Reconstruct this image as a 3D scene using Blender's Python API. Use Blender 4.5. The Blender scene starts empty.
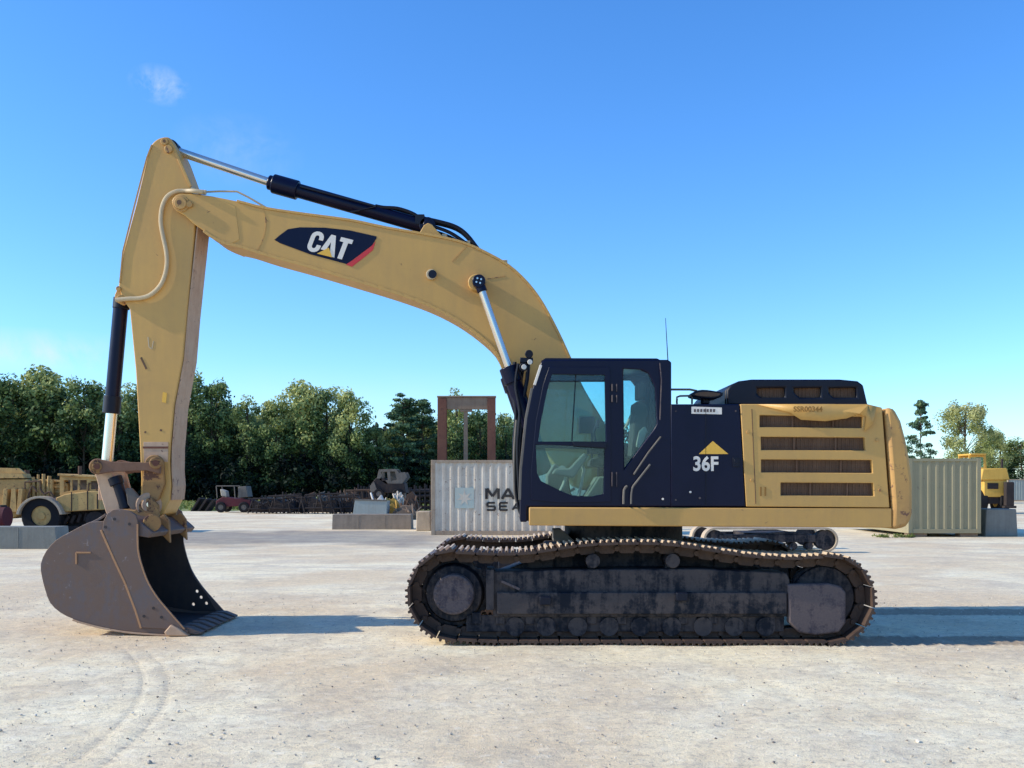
import bpy, bmesh, math, random
import numpy as np
from mathutils import Vector, Matrix, geometry
R = math.radians
random.seed(7); np.random.seed(7)
sc = bpy.context.scene
COL = sc.collection

# ------------------------------------------------------------------ measuring
F, CX, HY, H = 982.0, 512.0, 486.0, 1.7       # focal length in pixels, eye height
def P(px, py, Y):
    return Vector(((px-CX)*Y/F, Y, H-(py-HY)*Y/F))
def XZ(px, py, Y):
    p = P(px, py, Y); return (p.x, p.z)
def XZs(pts, Y): return [XZ(a, b, Y) for a, b in pts]
def smooth_pts(pts, n=4, closed=False):
    out = []; m = len(pts)
    rng = range(m if closed else m-1)
    for i in rng:
        p0 = pts[(i-1) % m] if closed or i > 0 else pts[0]
        p1 = pts[i]; p2 = pts[(i+1) % m]
        p3 = pts[(i+2) % m] if closed or i+2 < m else pts[-1]
        for k in range(n):
            t = k/n
            out.append(tuple(0.5*((2*b)+(-a+c)*t+(2*a-5*b+4*c-d)*t*t+(-a+3*b-3*c+d)*t**3)
                             for a, b, c, d in zip(p0, p1, p2, p3)))
    if not closed: out.append(tuple(pts[-1]))
    return out
def arc(cx, cz, r, a0, a1, n=8):
    return [(cx+r*math.cos(R(a0+(a1-a0)*i/n)), cz+r*math.sin(R(a0+(a1-a0)*i/n))) for i in range(n+1)]

# ------------------------------------------------------------------ materials
def newmat(name):
    m = bpy.data.materials.new(name); m.use_nodes = True
    nt = m.node_tree; nt.nodes.clear()
    out = nt.nodes.new('ShaderNodeOutputMaterial')
    b = nt.nodes.new('ShaderNodeBsdfPrincipled')
    nt.links.new(b.outputs[0], out.inputs[0])
    return m, nt, b, out
def N(nt, t, **kw):
    n = nt.nodes.new(t)
    for k, v in kw.items():
        if k.startswith('i_'): n.inputs[k[2:]].default_value = v
        else: setattr(n, k, v)
    return n
def noise(nt, vec, scale, detail=6, rough=.6, dist=0):
    n = nt.nodes.new('ShaderNodeTexNoise')
    n.inputs['Scale'].default_value = scale; n.inputs['Detail'].default_value = detail
    n.inputs['Roughness'].default_value = rough; n.inputs['Distortion'].default_value = dist
    if vec is not None: nt.links.new(vec, n.inputs['Vector'])
    return n.outputs['Fac']
def ramp(nt, fac, stops):
    r = nt.nodes.new('ShaderNodeValToRGB')
    e = r.color_ramp.elements
    while len(e) < len(stops): e.new(.5)
    for el, (p, c) in zip(e, stops):
        el.position = p; el.color = (c, c, c, 1) if isinstance(c, (int, float)) else (*c, 1)
    nt.links.new(fac, r.inputs[0]); return r.outputs[0]
def mixc(nt, fac, a, b, mode='MIX'):
    m = nt.nodes.new('ShaderNodeMix'); m.data_type = 'RGBA'; m.blend_type = mode
    for s, v in ((m.inputs[0], fac), (m.inputs[6], a), (m.inputs[7], b)):
        if isinstance(v, bpy.types.NodeSocket): nt.links.new(v, s)
        elif isinstance(v, (int, float)): s.default_value = v
        else: s.default_value = (*v, 1)
    return m.outputs[2]
def mth(nt, op, a, b=None, c=None, clamp=False):
    m = nt.nodes.new('ShaderNodeMath'); m.operation = op; m.use_clamp = clamp
    for i, v in enumerate((a, b, c)):
        if v is None: continue
        if isinstance(v, bpy.types.NodeSocket): nt.links.new(v, m.inputs[i])
        else: m.inputs[i].default_value = v
    return m.outputs[0]
def pos(nt, mapping=None):
    g = nt.nodes.new('ShaderNodeNewGeometry').outputs['Position']
    if mapping:
        mp = nt.nodes.new('ShaderNodeMapping'); mp.inputs['Scale'].default_value = mapping
        nt.links.new(g, mp.inputs[0]); return mp.outputs[0]
    return g
def bump(nt, b, h, strength=.3, dist=.01):
    n = nt.nodes.new('ShaderNodeBump'); n.inputs['Strength'].default_value = strength
    n.inputs['Distance'].default_value = dist
    nt.links.new(h, n.inputs['Height']); nt.links.new(n.outputs[0], b.inputs['Normal'])

def worn(name, base, dirt, amount=.5, rough=.5, chips=None, chip_amt=0., metal=0., scale=1.5,
         low=None, bmp=.15, spec=.3, warm=True, sharp=False):
    """painted or bare metal: large dirty areas, streaks running down, small chips, more dirt low down"""
    if warm:
        base, dirt = [(min(.9, c[0]*1.10), c[1]*.96, c[2]*.80) for c in (base, dirt)]
    m, nt, b, out = newmat(name)
    p = pos(nt)
    n1 = noise(nt, p, scale, 8, .65, .3)
    st = noise(nt, pos(nt, (9, 9, .9)), 1.2, 5, .6)
    n2 = noise(nt, p, scale*9, 6, .7)
    k = mth(nt, 'ADD', mth(nt, 'MULTIPLY', n1, .6), mth(nt, 'MULTIPLY', st, .4))
    mask = ramp(nt, k, [(.5-.22*amount, 0), (.72-.1*amount, 1)])
    if sharp:
        mask = ramp(nt, mth(nt, 'ADD', mth(nt, 'MULTIPLY', k, .8), mth(nt, 'MULTIPLY', n2, .2)), [(.56-.18*amount, 0), (.64-.18*amount, 1)])
    mask = mth(nt, 'MULTIPLY', mask, mth(nt, 'ADD', mth(nt, 'MULTIPLY', n2, .8), .3 if sharp else .15), clamp=True)
    mask = mth(nt, 'MULTIPLY', mask, min(1, amount*1.3))
    if low:
        z = nt.nodes.new('ShaderNodeSeparateXYZ'); nt.links.new(p, z.inputs[0])
        g = mth(nt, 'SUBTRACT', 1, mth(nt, 'DIVIDE', mth(nt, 'SUBTRACT', z.outputs[2], low[0]), low[1]-low[0]), clamp=True)
        g = mth(nt, 'MULTIPLY', mth(nt, 'MULTIPLY', g, n2), low[2]*1.6, clamp=True)
        mask = mth(nt, 'MAXIMUM', mask, g)
    var = mixc(nt, noise(nt, p, .7, 3), tuple(c*.88 for c in base), tuple(min(1, c*1.1) for c in base))
    c = mixc(nt, mask, var, dirt)
    if chips:
        n3 = noise(nt, p, 7, 10, .75, .5)
        cm = ramp(nt, n3, [(.66-.12*chip_amt, 0), (.69-.12*chip_amt, 1)])
        c = mixc(nt, cm, c, chips)
    nt.links.new(c, b.inputs['Base Color'])
    nt.links.new(mth(nt, 'ADD', rough, mth(nt, 'MULTIPLY', mask, .35), clamp=True), b.inputs['Roughness'])
    b.inputs['Metallic'].default_value = metal
    b.inputs['Specular IOR Level'].default_value = spec
    bump(nt, b, mth(nt, 'ADD', n2, mth(nt, 'MULTIPLY', n1, 3)), bmp, .01)
    return m

M = {}
M['yellow'] = worn('machine_yellow_paint', (.545, .352, .118), (.32, .22, .12), .45, .42, (.16, .08, .04), .02, bmp=.08)
M['yellow_low'] = worn('scuffed_yellow_paint', (.53, .338, .115), (.28, .17, .10), .7, .5, (.17, .08, .05), .6, low=(.9, 2.2, .9))
M['yellow_skirt'] = worn('dusty_yellow_skirt', (.53, .338, .112), (.34, .23, .13), .5, .5, (.17, .08, .05), .12)
M['link_rust'] = worn('rust_brown_link', (.20, .125, .095), (.12, .065, .045), 1.0, .7, (.38, .25, .09), .3, scale=5)
M['yellow_rust'] = worn('rusty_yellow_casting', (.36, .22, .085), (.20, .115, .075), 1.0, .65, (.10, .045, .03), 1.0, scale=6)
M['wear_plate'] = worn('scraped_plate', (.50, .39, .30), (.30, .18, .13), .8, .6, (.16, .08, .06), .45, scale=3)
M['black'] = worn('dark_navy_paint', (.002, .003, .020), (.010, .012, .028), .3, .30, bmp=.05, spec=.22, warm=False)
M['black_matte'] = worn('black_plastic', (.004, .006, .016), (.022, .024, .03), .4, .42, bmp=.1, spec=.25, warm=False)
M['chassis'] = worn('dusty_undercarriage', (.005, .008, .015), (.115, .092, .082), .62, .6, scale=2.2, spec=.2, warm=False, sharp=True)
M['chassis_dirt'] = worn('dusty_drive_cover', (.045, .036, .046), (.15, .115, .105), .8, .7, scale=5, warm=False, sharp=True)
M['track'] = worn('worn_track_steel', (.040, .028, .026), (.12, .085, .07), .9, .6, scale=8)
M['track_tip'] = worn('sunlit_worn_grouser_tip', (.62, .55, .46), (.34, .27, .21), .7, .45, scale=12)  # worn tips; sun on them painted in as a pale cream colour
M['steel'] = worn('bare_bucket_steel', (.14, .112, .108), (.20, .125, .085), .75, .5, (.25, .20, .18), .35, metal=.25, scale=1.6, low=(0, .5, .8), warm=False, sharp=True)
M['steel_in'] = worn('inner_bucket_steel', (.035, .036, .045), (.09, .075, .07), .7, .6, metal=.1, scale=3)
M['rim'] = worn('bright_worn_edge', (.42, .25, .14), (.25, .15, .10), .6, .6, scale=5)
M['chrome'] = worn('polished_rod', (.72, .73, .76), (.5, .47, .44), .25, .16, metal=.85, bmp=.02)
M['rubber'] = worn('black_rubber', (.006, .007, .012), (.022, .02, .02), .6, .75)
M['hose'] = worn('hydraulic_hose', (.004, .005, .012), (.03, .03, .03), .4, .45, warm=False)
M['pipe'] = worn('painted_steel_pipe', (.52, .46, .33), (.33, .26, .18), .6, .45)
M['grille'] = worn('dusty_grille_mesh', (.10, .062, .045), (.22, .15, .11), .9, .8, scale=5)
M['white_ink'] = worn('white_lettering', (.72, .73, .74), (.5, .5, .5), .3, .5)
M['yellow_ink'] = worn('yellow_lettering', (.75, .47, .08), (.5, .3, .08), .3, .5)
M['red_ink'] = worn('red_stripe', (.55, .045, .06), (.35, .05, .05), .3, .5)
M['black_ink'] = worn('black_lettering', (.02, .02, .025), (.12, .11, .1), .5, .7)
M['ink_brown'] = worn('faded_lettering', (.25, .14, .035), (.3, .2, .08), .5, .7)
M['seat'] = worn('seat_cloth', (.05, .055, .06), (.12, .12, .12), .5, .9)
M['seat_cover'] = worn('pale_seat_side', (.45, .45, .42), (.3, .28, .25), .5, .8)
M['cab_grey'] = worn('cab_interior_plastic', (.16, .19, .19), (.26, .25, .22), .7, .7)
M['rust'] = worn('rusted_beam', (.12, .050, .040), (.22, .12, .09), .9, .8, (.08, .035, .03), .5, scale=3)
M['timber'] = worn('weathered_beam', (.27, .22, .18), (.14, .09, .07), .9, .85, scale=3)
M['concrete'] = worn('weathered_concrete', (.30, .28, .26), (.12, .11, .10), .9, .9, scale=2, bmp=.4)
M['concrete_blue'] = worn('bluish_concrete', (.22, .25, .26), (.12, .12, .12), .7, .9, scale=2, bmp=.4)  # bluish grey base colour for the two outer blocks
M['concrete_pale'] = worn('pale_concrete', (.50, .45, .38), (.24, .19, .15), .8, .9, scale=2, bmp=.4)
M['box_white'] = worn('white_container_paint', (.64, .64, .61), (.30, .22, .16), .7, .6, (.20, .10, .06), .45, low=(.0, 1.0, .6))
M['box_frame'] = worn('container_frame', (.42, .37, .31), (.20, .12, .08), .8, .7, (.15, .07, .05), .5)
M['box_green'] = worn('grey_green_container_paint', (.27, .27, .19), (.38, .34, .25), .6, .65, (.2, .15, .1), .3)
M['box_blue'] = worn('pale_blue_metal', (.30, .38, .42), (.22, .22, .22), .6, .6)
M['emblem_blue'] = worn('faded_blue_paint', (.36, .50, .54), (.55, .54, .5), .9, .7)
M['old_yellow'] = worn('old_yellow_paint', (.60, .42, .17), (.26, .17, .09), .9, .7, (.13, .07, .05), .6, scale=2)
M['amber'] = worn('bright_yellow_paint', (.66, .44, .10), (.42, .24, .05), .7, .55, scale=2)
M['red'] = worn('faded_red_paint', (.11, .016, .028), (.04, .025, .03), .8, .6)
M['junk'] = worn('grimy_iron', (.012, .013, .020), (.07, .055, .05), .9, .75, scale=2)
M['junk_grey'] = worn('grey_iron', (.17, .17, .17), (.07, .06, .055), .8, .7, scale=2)
M['junk_brown'] = worn('brown_iron', (.08, .05, .04), (.17, .12, .09), .8, .8, scale=2)
M['bark'] = worn('bark', (.10, .085, .07), (.05, .045, .04), .8, .95, scale=3, bmp=.5)

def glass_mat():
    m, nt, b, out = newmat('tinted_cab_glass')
    nt.nodes.remove(b)
    t = N(nt, 'ShaderNodeBsdfTransparent'); t.inputs[0].default_value = (.74, .92, .93, 1)
    g = N(nt, 'ShaderNodeBsdfGlossy'); g.inputs[0].default_value = (.9, .95, 1, 1); g.inputs['Roughness'].default_value = .03
    d = N(nt, 'ShaderNodeBsdfDiffuse'); d.inputs[0].default_value = (.38, .40, .38, 1)
    fr = N(nt, 'ShaderNodeFresnel'); fr.inputs[0].default_value = 1.5
    s = nt.nodes.new('ShaderNodeMixShader'); nt.links.new(mth(nt, 'MULTIPLY_ADD', fr.outputs[0], .55, .01), s.inputs[0])
    nt.links.new(t.outputs[0], s.inputs[1]); nt.links.new(g.outputs[0], s.inputs[2])
    s2 = nt.nodes.new('ShaderNodeMixShader')
    dust = ramp(nt, noise(nt, pos(nt), 3, 6), [(.4, .01), (.75, .10)])
    nt.links.new(dust, s2.inputs[0]); nt.links.new(s.outputs[0], s2.inputs[1]); nt.links.new(d.outputs[0], s2.inputs[2])
    nt.links.new(s2.outputs[0], out.inputs[0]); return m
M['glass'] = glass_mat()

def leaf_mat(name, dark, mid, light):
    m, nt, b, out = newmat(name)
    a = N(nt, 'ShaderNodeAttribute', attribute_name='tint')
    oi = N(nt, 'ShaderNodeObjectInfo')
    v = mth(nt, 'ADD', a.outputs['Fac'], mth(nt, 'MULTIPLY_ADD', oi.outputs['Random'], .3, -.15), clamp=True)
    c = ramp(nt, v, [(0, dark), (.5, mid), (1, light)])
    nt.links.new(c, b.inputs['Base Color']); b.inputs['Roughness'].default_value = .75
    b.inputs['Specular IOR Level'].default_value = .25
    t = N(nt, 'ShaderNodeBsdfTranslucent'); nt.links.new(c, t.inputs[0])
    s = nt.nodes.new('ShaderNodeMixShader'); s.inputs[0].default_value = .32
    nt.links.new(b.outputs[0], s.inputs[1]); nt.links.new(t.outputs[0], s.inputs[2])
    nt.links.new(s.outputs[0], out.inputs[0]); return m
M['leaf'] = leaf_mat('broad_leaves', (.012, .032, .014), (.15, .22, .075), (.54, .54, .20))
M['needle'] = leaf_mat('pine_needles', (.014, .040, .028), (.08, .15, .08), (.24, .32, .14))
M['leaf_pale'] = leaf_mat('pale_thin_leaves', (.20, .24, .07), (.38, .40, .14), (.56, .54, .26))
M['leaf_dark'] = leaf_mat('shaded_undergrowth', (.003, .007, .007), (.008, .018, .012), (.018, .035, .018))  # deep shade of the wood put into these leaf colours
M['grass'] = leaf_mat('rough_grass', (.10, .14, .035), (.20, .24, .06), (.34, .33, .12))

# ------------------------------------------------------------------ mesh builder
def tagged(o, label=None, cat=None, group=None, kind=None):
    if label: o['label'] = label
    if cat: o['category'] = cat
    if group: o['group'] = group
    if kind: o['kind'] = kind
    return o
def rootloc(o):
    while o is not None and o.parent is not None: o = o.parent
    return Vector(o.location) if o is not None else Vector((0, 0, 0))
def finish(me, name, mat, parent, bevel, angle=35, base=None):
    o = bpy.data.objects.new(name, me); COL.objects.link(o)
    if mat is not None: me.materials.append(M[mat] if isinstance(mat, str) else mat)
    off = rootloc(parent) if parent is not None else (Vector(base) if base is not None else None)
    if off is not None: me.transform(Matrix.Translation(-off))
    if parent is not None: o.parent = parent
    elif base is not None: o.location = base
    me.shade_smooth(); me.set_sharp_from_angle(angle=R(angle))
    if bevel:
        md = o.modifiers.new('edge', 'BEVEL'); md.width = bevel; md.segments = 2; md.limit_method = 'ANGLE'
        md.angle_limit = R(38); md.harden_normals = False
    return o
def inpoly(p, poly):
    c = False; j = len(poly)-1
    for i in range(len(poly)):
        (xi, yi), (xj, yj) = poly[i], poly[j]
        if (yi > p[1]) != (yj > p[1]) and p[0] < (xj-xi)*(p[1]-yi)/(yj-yi)+xi: c = not c
        j = i
    return c
class MB:
    def __init__(s): s.bm = bmesh.new()
    def faces(s, vs, fs):
        v = [s.bm.verts.new(p) for p in vs]
        for f in fs:
            try: s.bm.faces.new([v[i] for i in f])
            except ValueError: pass
        return s
    def box(s, x0, x1, y0, y1, z0, z1, m=None):
        vs = [Vector((x, y, z)) for x in (x0, x1) for y in (y0, y1) for z in (z0, z1)]
        if m is not None: vs = [m @ v for v in vs]
        return s.faces(vs, [(0, 1, 3, 2), (4, 6, 7, 5), (0, 4, 5, 1), (2, 3, 7, 6), (0, 2, 6, 4), (1, 5, 7, 3)])
    def cyl(s, p0, p1, r0, r1=None, n=20, caps=True):
        p0 = Vector(p0); p1 = Vector(p1); r1 = r0 if r1 is None else r1
        d = (p1-p0).normalized(); u = d.orthogonal().normalized(); w = d.cross(u)
        vs = [p0+(u*math.cos(a)+w*math.sin(a))*r0 for a in [2*math.pi*i/n for i in range(n)]]
        vs += [p1+(u*math.cos(a)+w*math.sin(a))*r1 for a in [2*math.pi*i/n for i in range(n)]]
        fs = [(i, (i+1) % n, n+(i+1) % n, n+i) for i in range(n)]
        if caps: fs += [tuple(range(n))[::-1], tuple(range(n, 2*n))]
        return s.faces(vs, fs)
    def ring(s, c, axis, ro, ri, w, n=32, ro2=None):
        """a wheel-like ring of square section about an axis along Y"""
        c = Vector(c); vs = []; fs = []
        for i in range(n):
            a = 2*math.pi*i/n; d = Vector((math.cos(a), 0, math.sin(a)))
            for r, y in ((ro, -w/2), (ro, w/2), (ri, w/2), (ri, -w/2)): vs.append(c+d*r+Vector((0, y, 0)))
        for i in range(n):
            j = (i+1) % n
            for k in range(4):
                l = (k+1) % 4; fs.append((4*i+k, 4*i+l, 4*j+l, 4*j+k))
        return s.faces(vs, fs)
    def tube(s, pts, r, n=8, smooth=3):
        pts = [Vector(p) for p in (smooth_pts([tuple(p) for p in pts], smooth) if smooth > 1 and len(pts) > 2 else pts)]
        rings = []; u = None
        for i, p in enumerate(pts):
            d = (pts[min(i+1, len(pts)-1)]-pts[max(i-1, 0)]).normalized()
            if u is None: u = d.orthogonal().normalized()
            u = (u-d*u.dot(d)).normalized(); w = d.cross(u)
            rings.append([s.bm.verts.new(p+(u*math.cos(2*math.pi*k/n)+w*math.sin(2*math.pi*k/n))*r) for k in range(n)])
        for a, b in zip(rings, rings[1:]):
            for k in range(n): s.bm.faces.new((a[k], a[(k+1) % n], b[(k+1) % n], b[k]))
        s.bm.faces.new(rings[0][::-1]); s.bm.faces.new(rings[-1])
        return s
    def prism(s, pts, y0, y1, holes=(), m=None):
        loops = [list(pts)]+[list(h) for h in holes]
        if holes:
            flat = [Vector(p) for l in loops for p in l]; ed = []; k = 0
            for l in loops: ed += [(k+i, k+(i+1) % len(l)) for i in range(len(l))]; k += len(l)
            cv, _, tri, _, _, _ = geometry.delaunay_2d_cdt(flat, ed, [], 0, 1e-7, False)
            tri = [t for t in tri if inpoly((cv[t[0]]+cv[t[1]]+cv[t[2]])/3, loops[0]) and not any(inpoly((cv[t[0]]+cv[t[1]]+cv[t[2]])/3, h) for h in loops[1:])]
            for y in (y0, y1):
                V = [Vector((p.x, y, p.y)) for p in cv]
                if m is not None: V = [m @ v for v in V]
                s.faces(V, [tuple(t) for t in tri])
        flat = [p for l in loops for p in l]; n = len(flat)
        V = [Vector((x, y0, z)) for x, z in flat]+[Vector((x, y1, z)) for x, z in flat]
        if m is not None: V = [m @ v for v in V]
        fs = []
        if not holes: fs += [tuple(range(n)), tuple(range(n, 2*n))[::-1]]
        k = 0
        for l in loops:
            c = len(l)
            for i in range(c):
                j = (i+1) % c; fs.append((k+i, k+j, n+k+j, n+k+i))
            k += c
        s.faces(V, fs)
        if holes: bmesh.ops.remove_doubles(s.bm, verts=s.bm.verts, dist=1e-5)
        return s
    def ppx(s, pts, Y0, Y1, holes=(), ref=None):
        ref = Y0 if ref is None else ref
        return s.prism(XZs(pts, ref), Y0, Y1, [XZs(h, ref) for h in holes])
    def strip(s, pts, r, y0, y1):
        """flat bar following a line in the XZ plane"""
        for (a, b) in zip(pts, pts[1:]):
            d = Vector((b[0]-a[0], b[1]-a[1])).normalized(); nn = Vector((-d.y, d.x))*r
            s.prism([(a[0]+nn.x, a[1]+nn.y), (b[0]+nn.x, b[1]+nn.y), (b[0]-nn.x, b[1]-nn.y), (a[0]-nn.x, a[1]-nn.y)], y0, y1)
        return s
    def pieces(s, name, mat, parent=None, bevel=0, angle=35):
        """each separate cluster of faces becomes an object of its own with the same name"""
        bm = s.bm; bm.verts.index_update(); bm.verts.ensure_lookup_table(); seen = {}; isl = []
        for v in bm.verts:
            if v.index in seen: continue
            st, comp = [v], []; seen[v.index] = 1
            while st:
                a = st.pop(); comp.append(a)
                for e in a.link_edges:
                    o_ = e.other_vert(a)
                    if o_.index not in seen: seen[o_.index] = 1; st.append(o_)
            isl.append(comp)
        bb = [[[min(v.co[k] for v in c)-.004 for k in range(3)], [max(v.co[k] for v in c)+.004 for k in range(3)], c] for c in isl]
        ch = True
        while ch:
            ch = False
            for i in range(len(bb)):
                for j in range(i+1, len(bb)):
                    if all(bb[i][0][k] <= bb[j][1][k] and bb[j][0][k] <= bb[i][1][k] for k in range(3)):
                        bb[i] = [[min(bb[i][0][k], bb[j][0][k]) for k in range(3)], [max(bb[i][1][k], bb[j][1][k]) for k in range(3)], bb[i][2]+bb[j][2]]
                        del bb[j]; ch = True; break
                if ch: break
        out = []
        for _, _, c in bb:
            n = MB(); ix = {}
            for v in c: ix[v] = n.bm.verts.new(v.co)
            fs = {f for v in c for f in v.link_faces}
            for f in fs: n.bm.faces.new([ix[v] for v in f.verts])
            out.append(n.build(name, mat, parent, bevel, angle))
        bm.free(); return out[0]
    def build(s, name, mat, parent=None, bevel=0, angle=35, base=None):
        bmesh.ops.recalc_face_normals(s.bm, faces=s.bm.faces)
        me = bpy.data.meshes.new(name); s.bm.to_mesh(me); s.bm.free()
        return finish(me, name, mat, parent, bevel, angle, base)
def thing(name, loc, label, cat, group=None):
    e = bpy.data.objects.new(name, None); e.location = loc; e.empty_display_size = .3
    COL.objects.link(e); return tagged(e, label, cat, group)
def text_mesh(txt, name, mat, parent, mtx, size, offset=0., extrude=.002, xs=1.):
    c = bpy.data.curves.new(name, 'FONT'); c.body = txt; c.size = size; c.offset = offset; c.extrude = extrude
    c.align_x = 'CENTER'; c.align_y = 'CENTER'; c.resolution_u = 4
    t = bpy.data.objects.new('t', c); COL.objects.link(t); bpy.context.view_layer.update()
    me = bpy.data.meshes.new_from_object(t.evaluated_get(bpy.context.evaluated_depsgraph_get()))
    bpy.data.objects.remove(t); bpy.data.curves.remove(c)
    me.transform(mtx @ Matrix.Rotation(R(90), 4, 'X') @ Matrix.Diagonal((xs, 1, 1, 1)))
    return finish(me, name, mat, parent, 0, 30)
def face_mtx(px, py, Y, tilt=0):
    return Matrix.Translation(P(px, py, Y)) @ Matrix.Rotation(R(tilt), 4, 'Y')

# ================================================================== EXCAVATOR
YC = 12.1
ex = thing('excavator', (P(640, 645, 10.5).x, YC, 0), 'large yellow and navy crawler excavator with its bucket resting on the gravel', 'excavator')

# ---- tracks
SX, SZ, SR = P(453, 596, 10.5).x, .53, .47
IX, IZ, IR = P(831, 600, 10.5).x, .485, .455
top = [(461, 548.5), (497, 552), (535, 550.5), (558, 546), (588, 542.3), (620, 541), (655, 541), (678, 542.5), (716, 548.5), (754, 554), (792, 556)]
topm = [(x, z-.03) for x, z in XZs(top, 10.5)]
path = arc(SX, SZ, SR, 262, 100, 24)+[p for p in topm if p[0] > SX+.1]+arc(IX, IZ, IR, 92, -80, 24)+[(IX-.25, .032), (SX+.45, .032)]
def resample(path, n):
    pts = [Vector(p) for p in path]; pts.append(pts[0])
    d = [0]
    for a, b in zip(pts, pts[1:]): d.append(d[-1]+(b-a).length)
    out = []; L = d[-1]
    for i in range(n):
        t = L*i/n; k = max(j for j in range(len(d)-1) if d[j] <= t)
        a, b = pts[k], pts[k+1]; f = (t-d[k])/max(1e-9, d[k+1]-d[k]); out.append(a.lerp(b, f))
    return out, L
NSH = 50
cent, LEN = resample(path, NSH)
pitch = LEN/NSH
def shoe_mesh(w):
    b = MB(); h = pitch*.5*.97
    prof = [(-h, 0), (-h, .012)]
    for gx in (-.066, 0, .066):
        prof += [(gx-.018, .014), (gx-.010, .042), (gx+.010, .042), (gx+.018, .014)]
    prof += [(h, .012), (h, 0), (h*.9, -.012), (-h*.9, -.012)]
    b.prism(prof, -w/2, w/2)
    bmesh.ops.recalc_face_normals(b.bm, faces=b.bm.faces)
    me = bpy.data.meshes.new('shoe'); b.bm.to_mesh(me); b.bm.free(); me.materials.append(M['track']); me.materials.append(M['track_tip'])
    for f in me.polygons:
        if abs(f.normal.y) < .5 and f.normal.z > -.1 and f.center.z > .02: f.material_index = 1
    return me
shoe_me = shoe_mesh(.70)
def link_mesh(parent, yc):
    b = MB()
    for i in range(NSH):
        a = cent[i]; c = cent[(i+1) % NSH]; pv = cent[i-1]
        t = (c-pv).normalized(); n = Vector((t.y, -t.x))     # inward
        n = -n if (Vector(((SX+IX)/2, .5))-a).dot(n) < 0 and abs(n.y) > .3 else n
        for s in (-.11, .11):
            q = [(a-t*pitch*.42+n*.015), (a+t*pitch*.42+n*.015), (a+t*pitch*.5+n*.07), (a+t*pitch*.3+n*.115),
                 (a-t*pitch*.3+n*.115), (a-t*pitch*.5+n*.07)]
            b.prism([(p.x, p.y) for p in q], yc+s-.025, yc+s+.025)
        m = a+t*pitch*.5+n*.065
        b.cyl((m.x, yc-.16, m.y), (m.x, yc+.16, m.y), .03, n=8)
    return b.build('track_chain', 'track', parent, 0)
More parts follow.
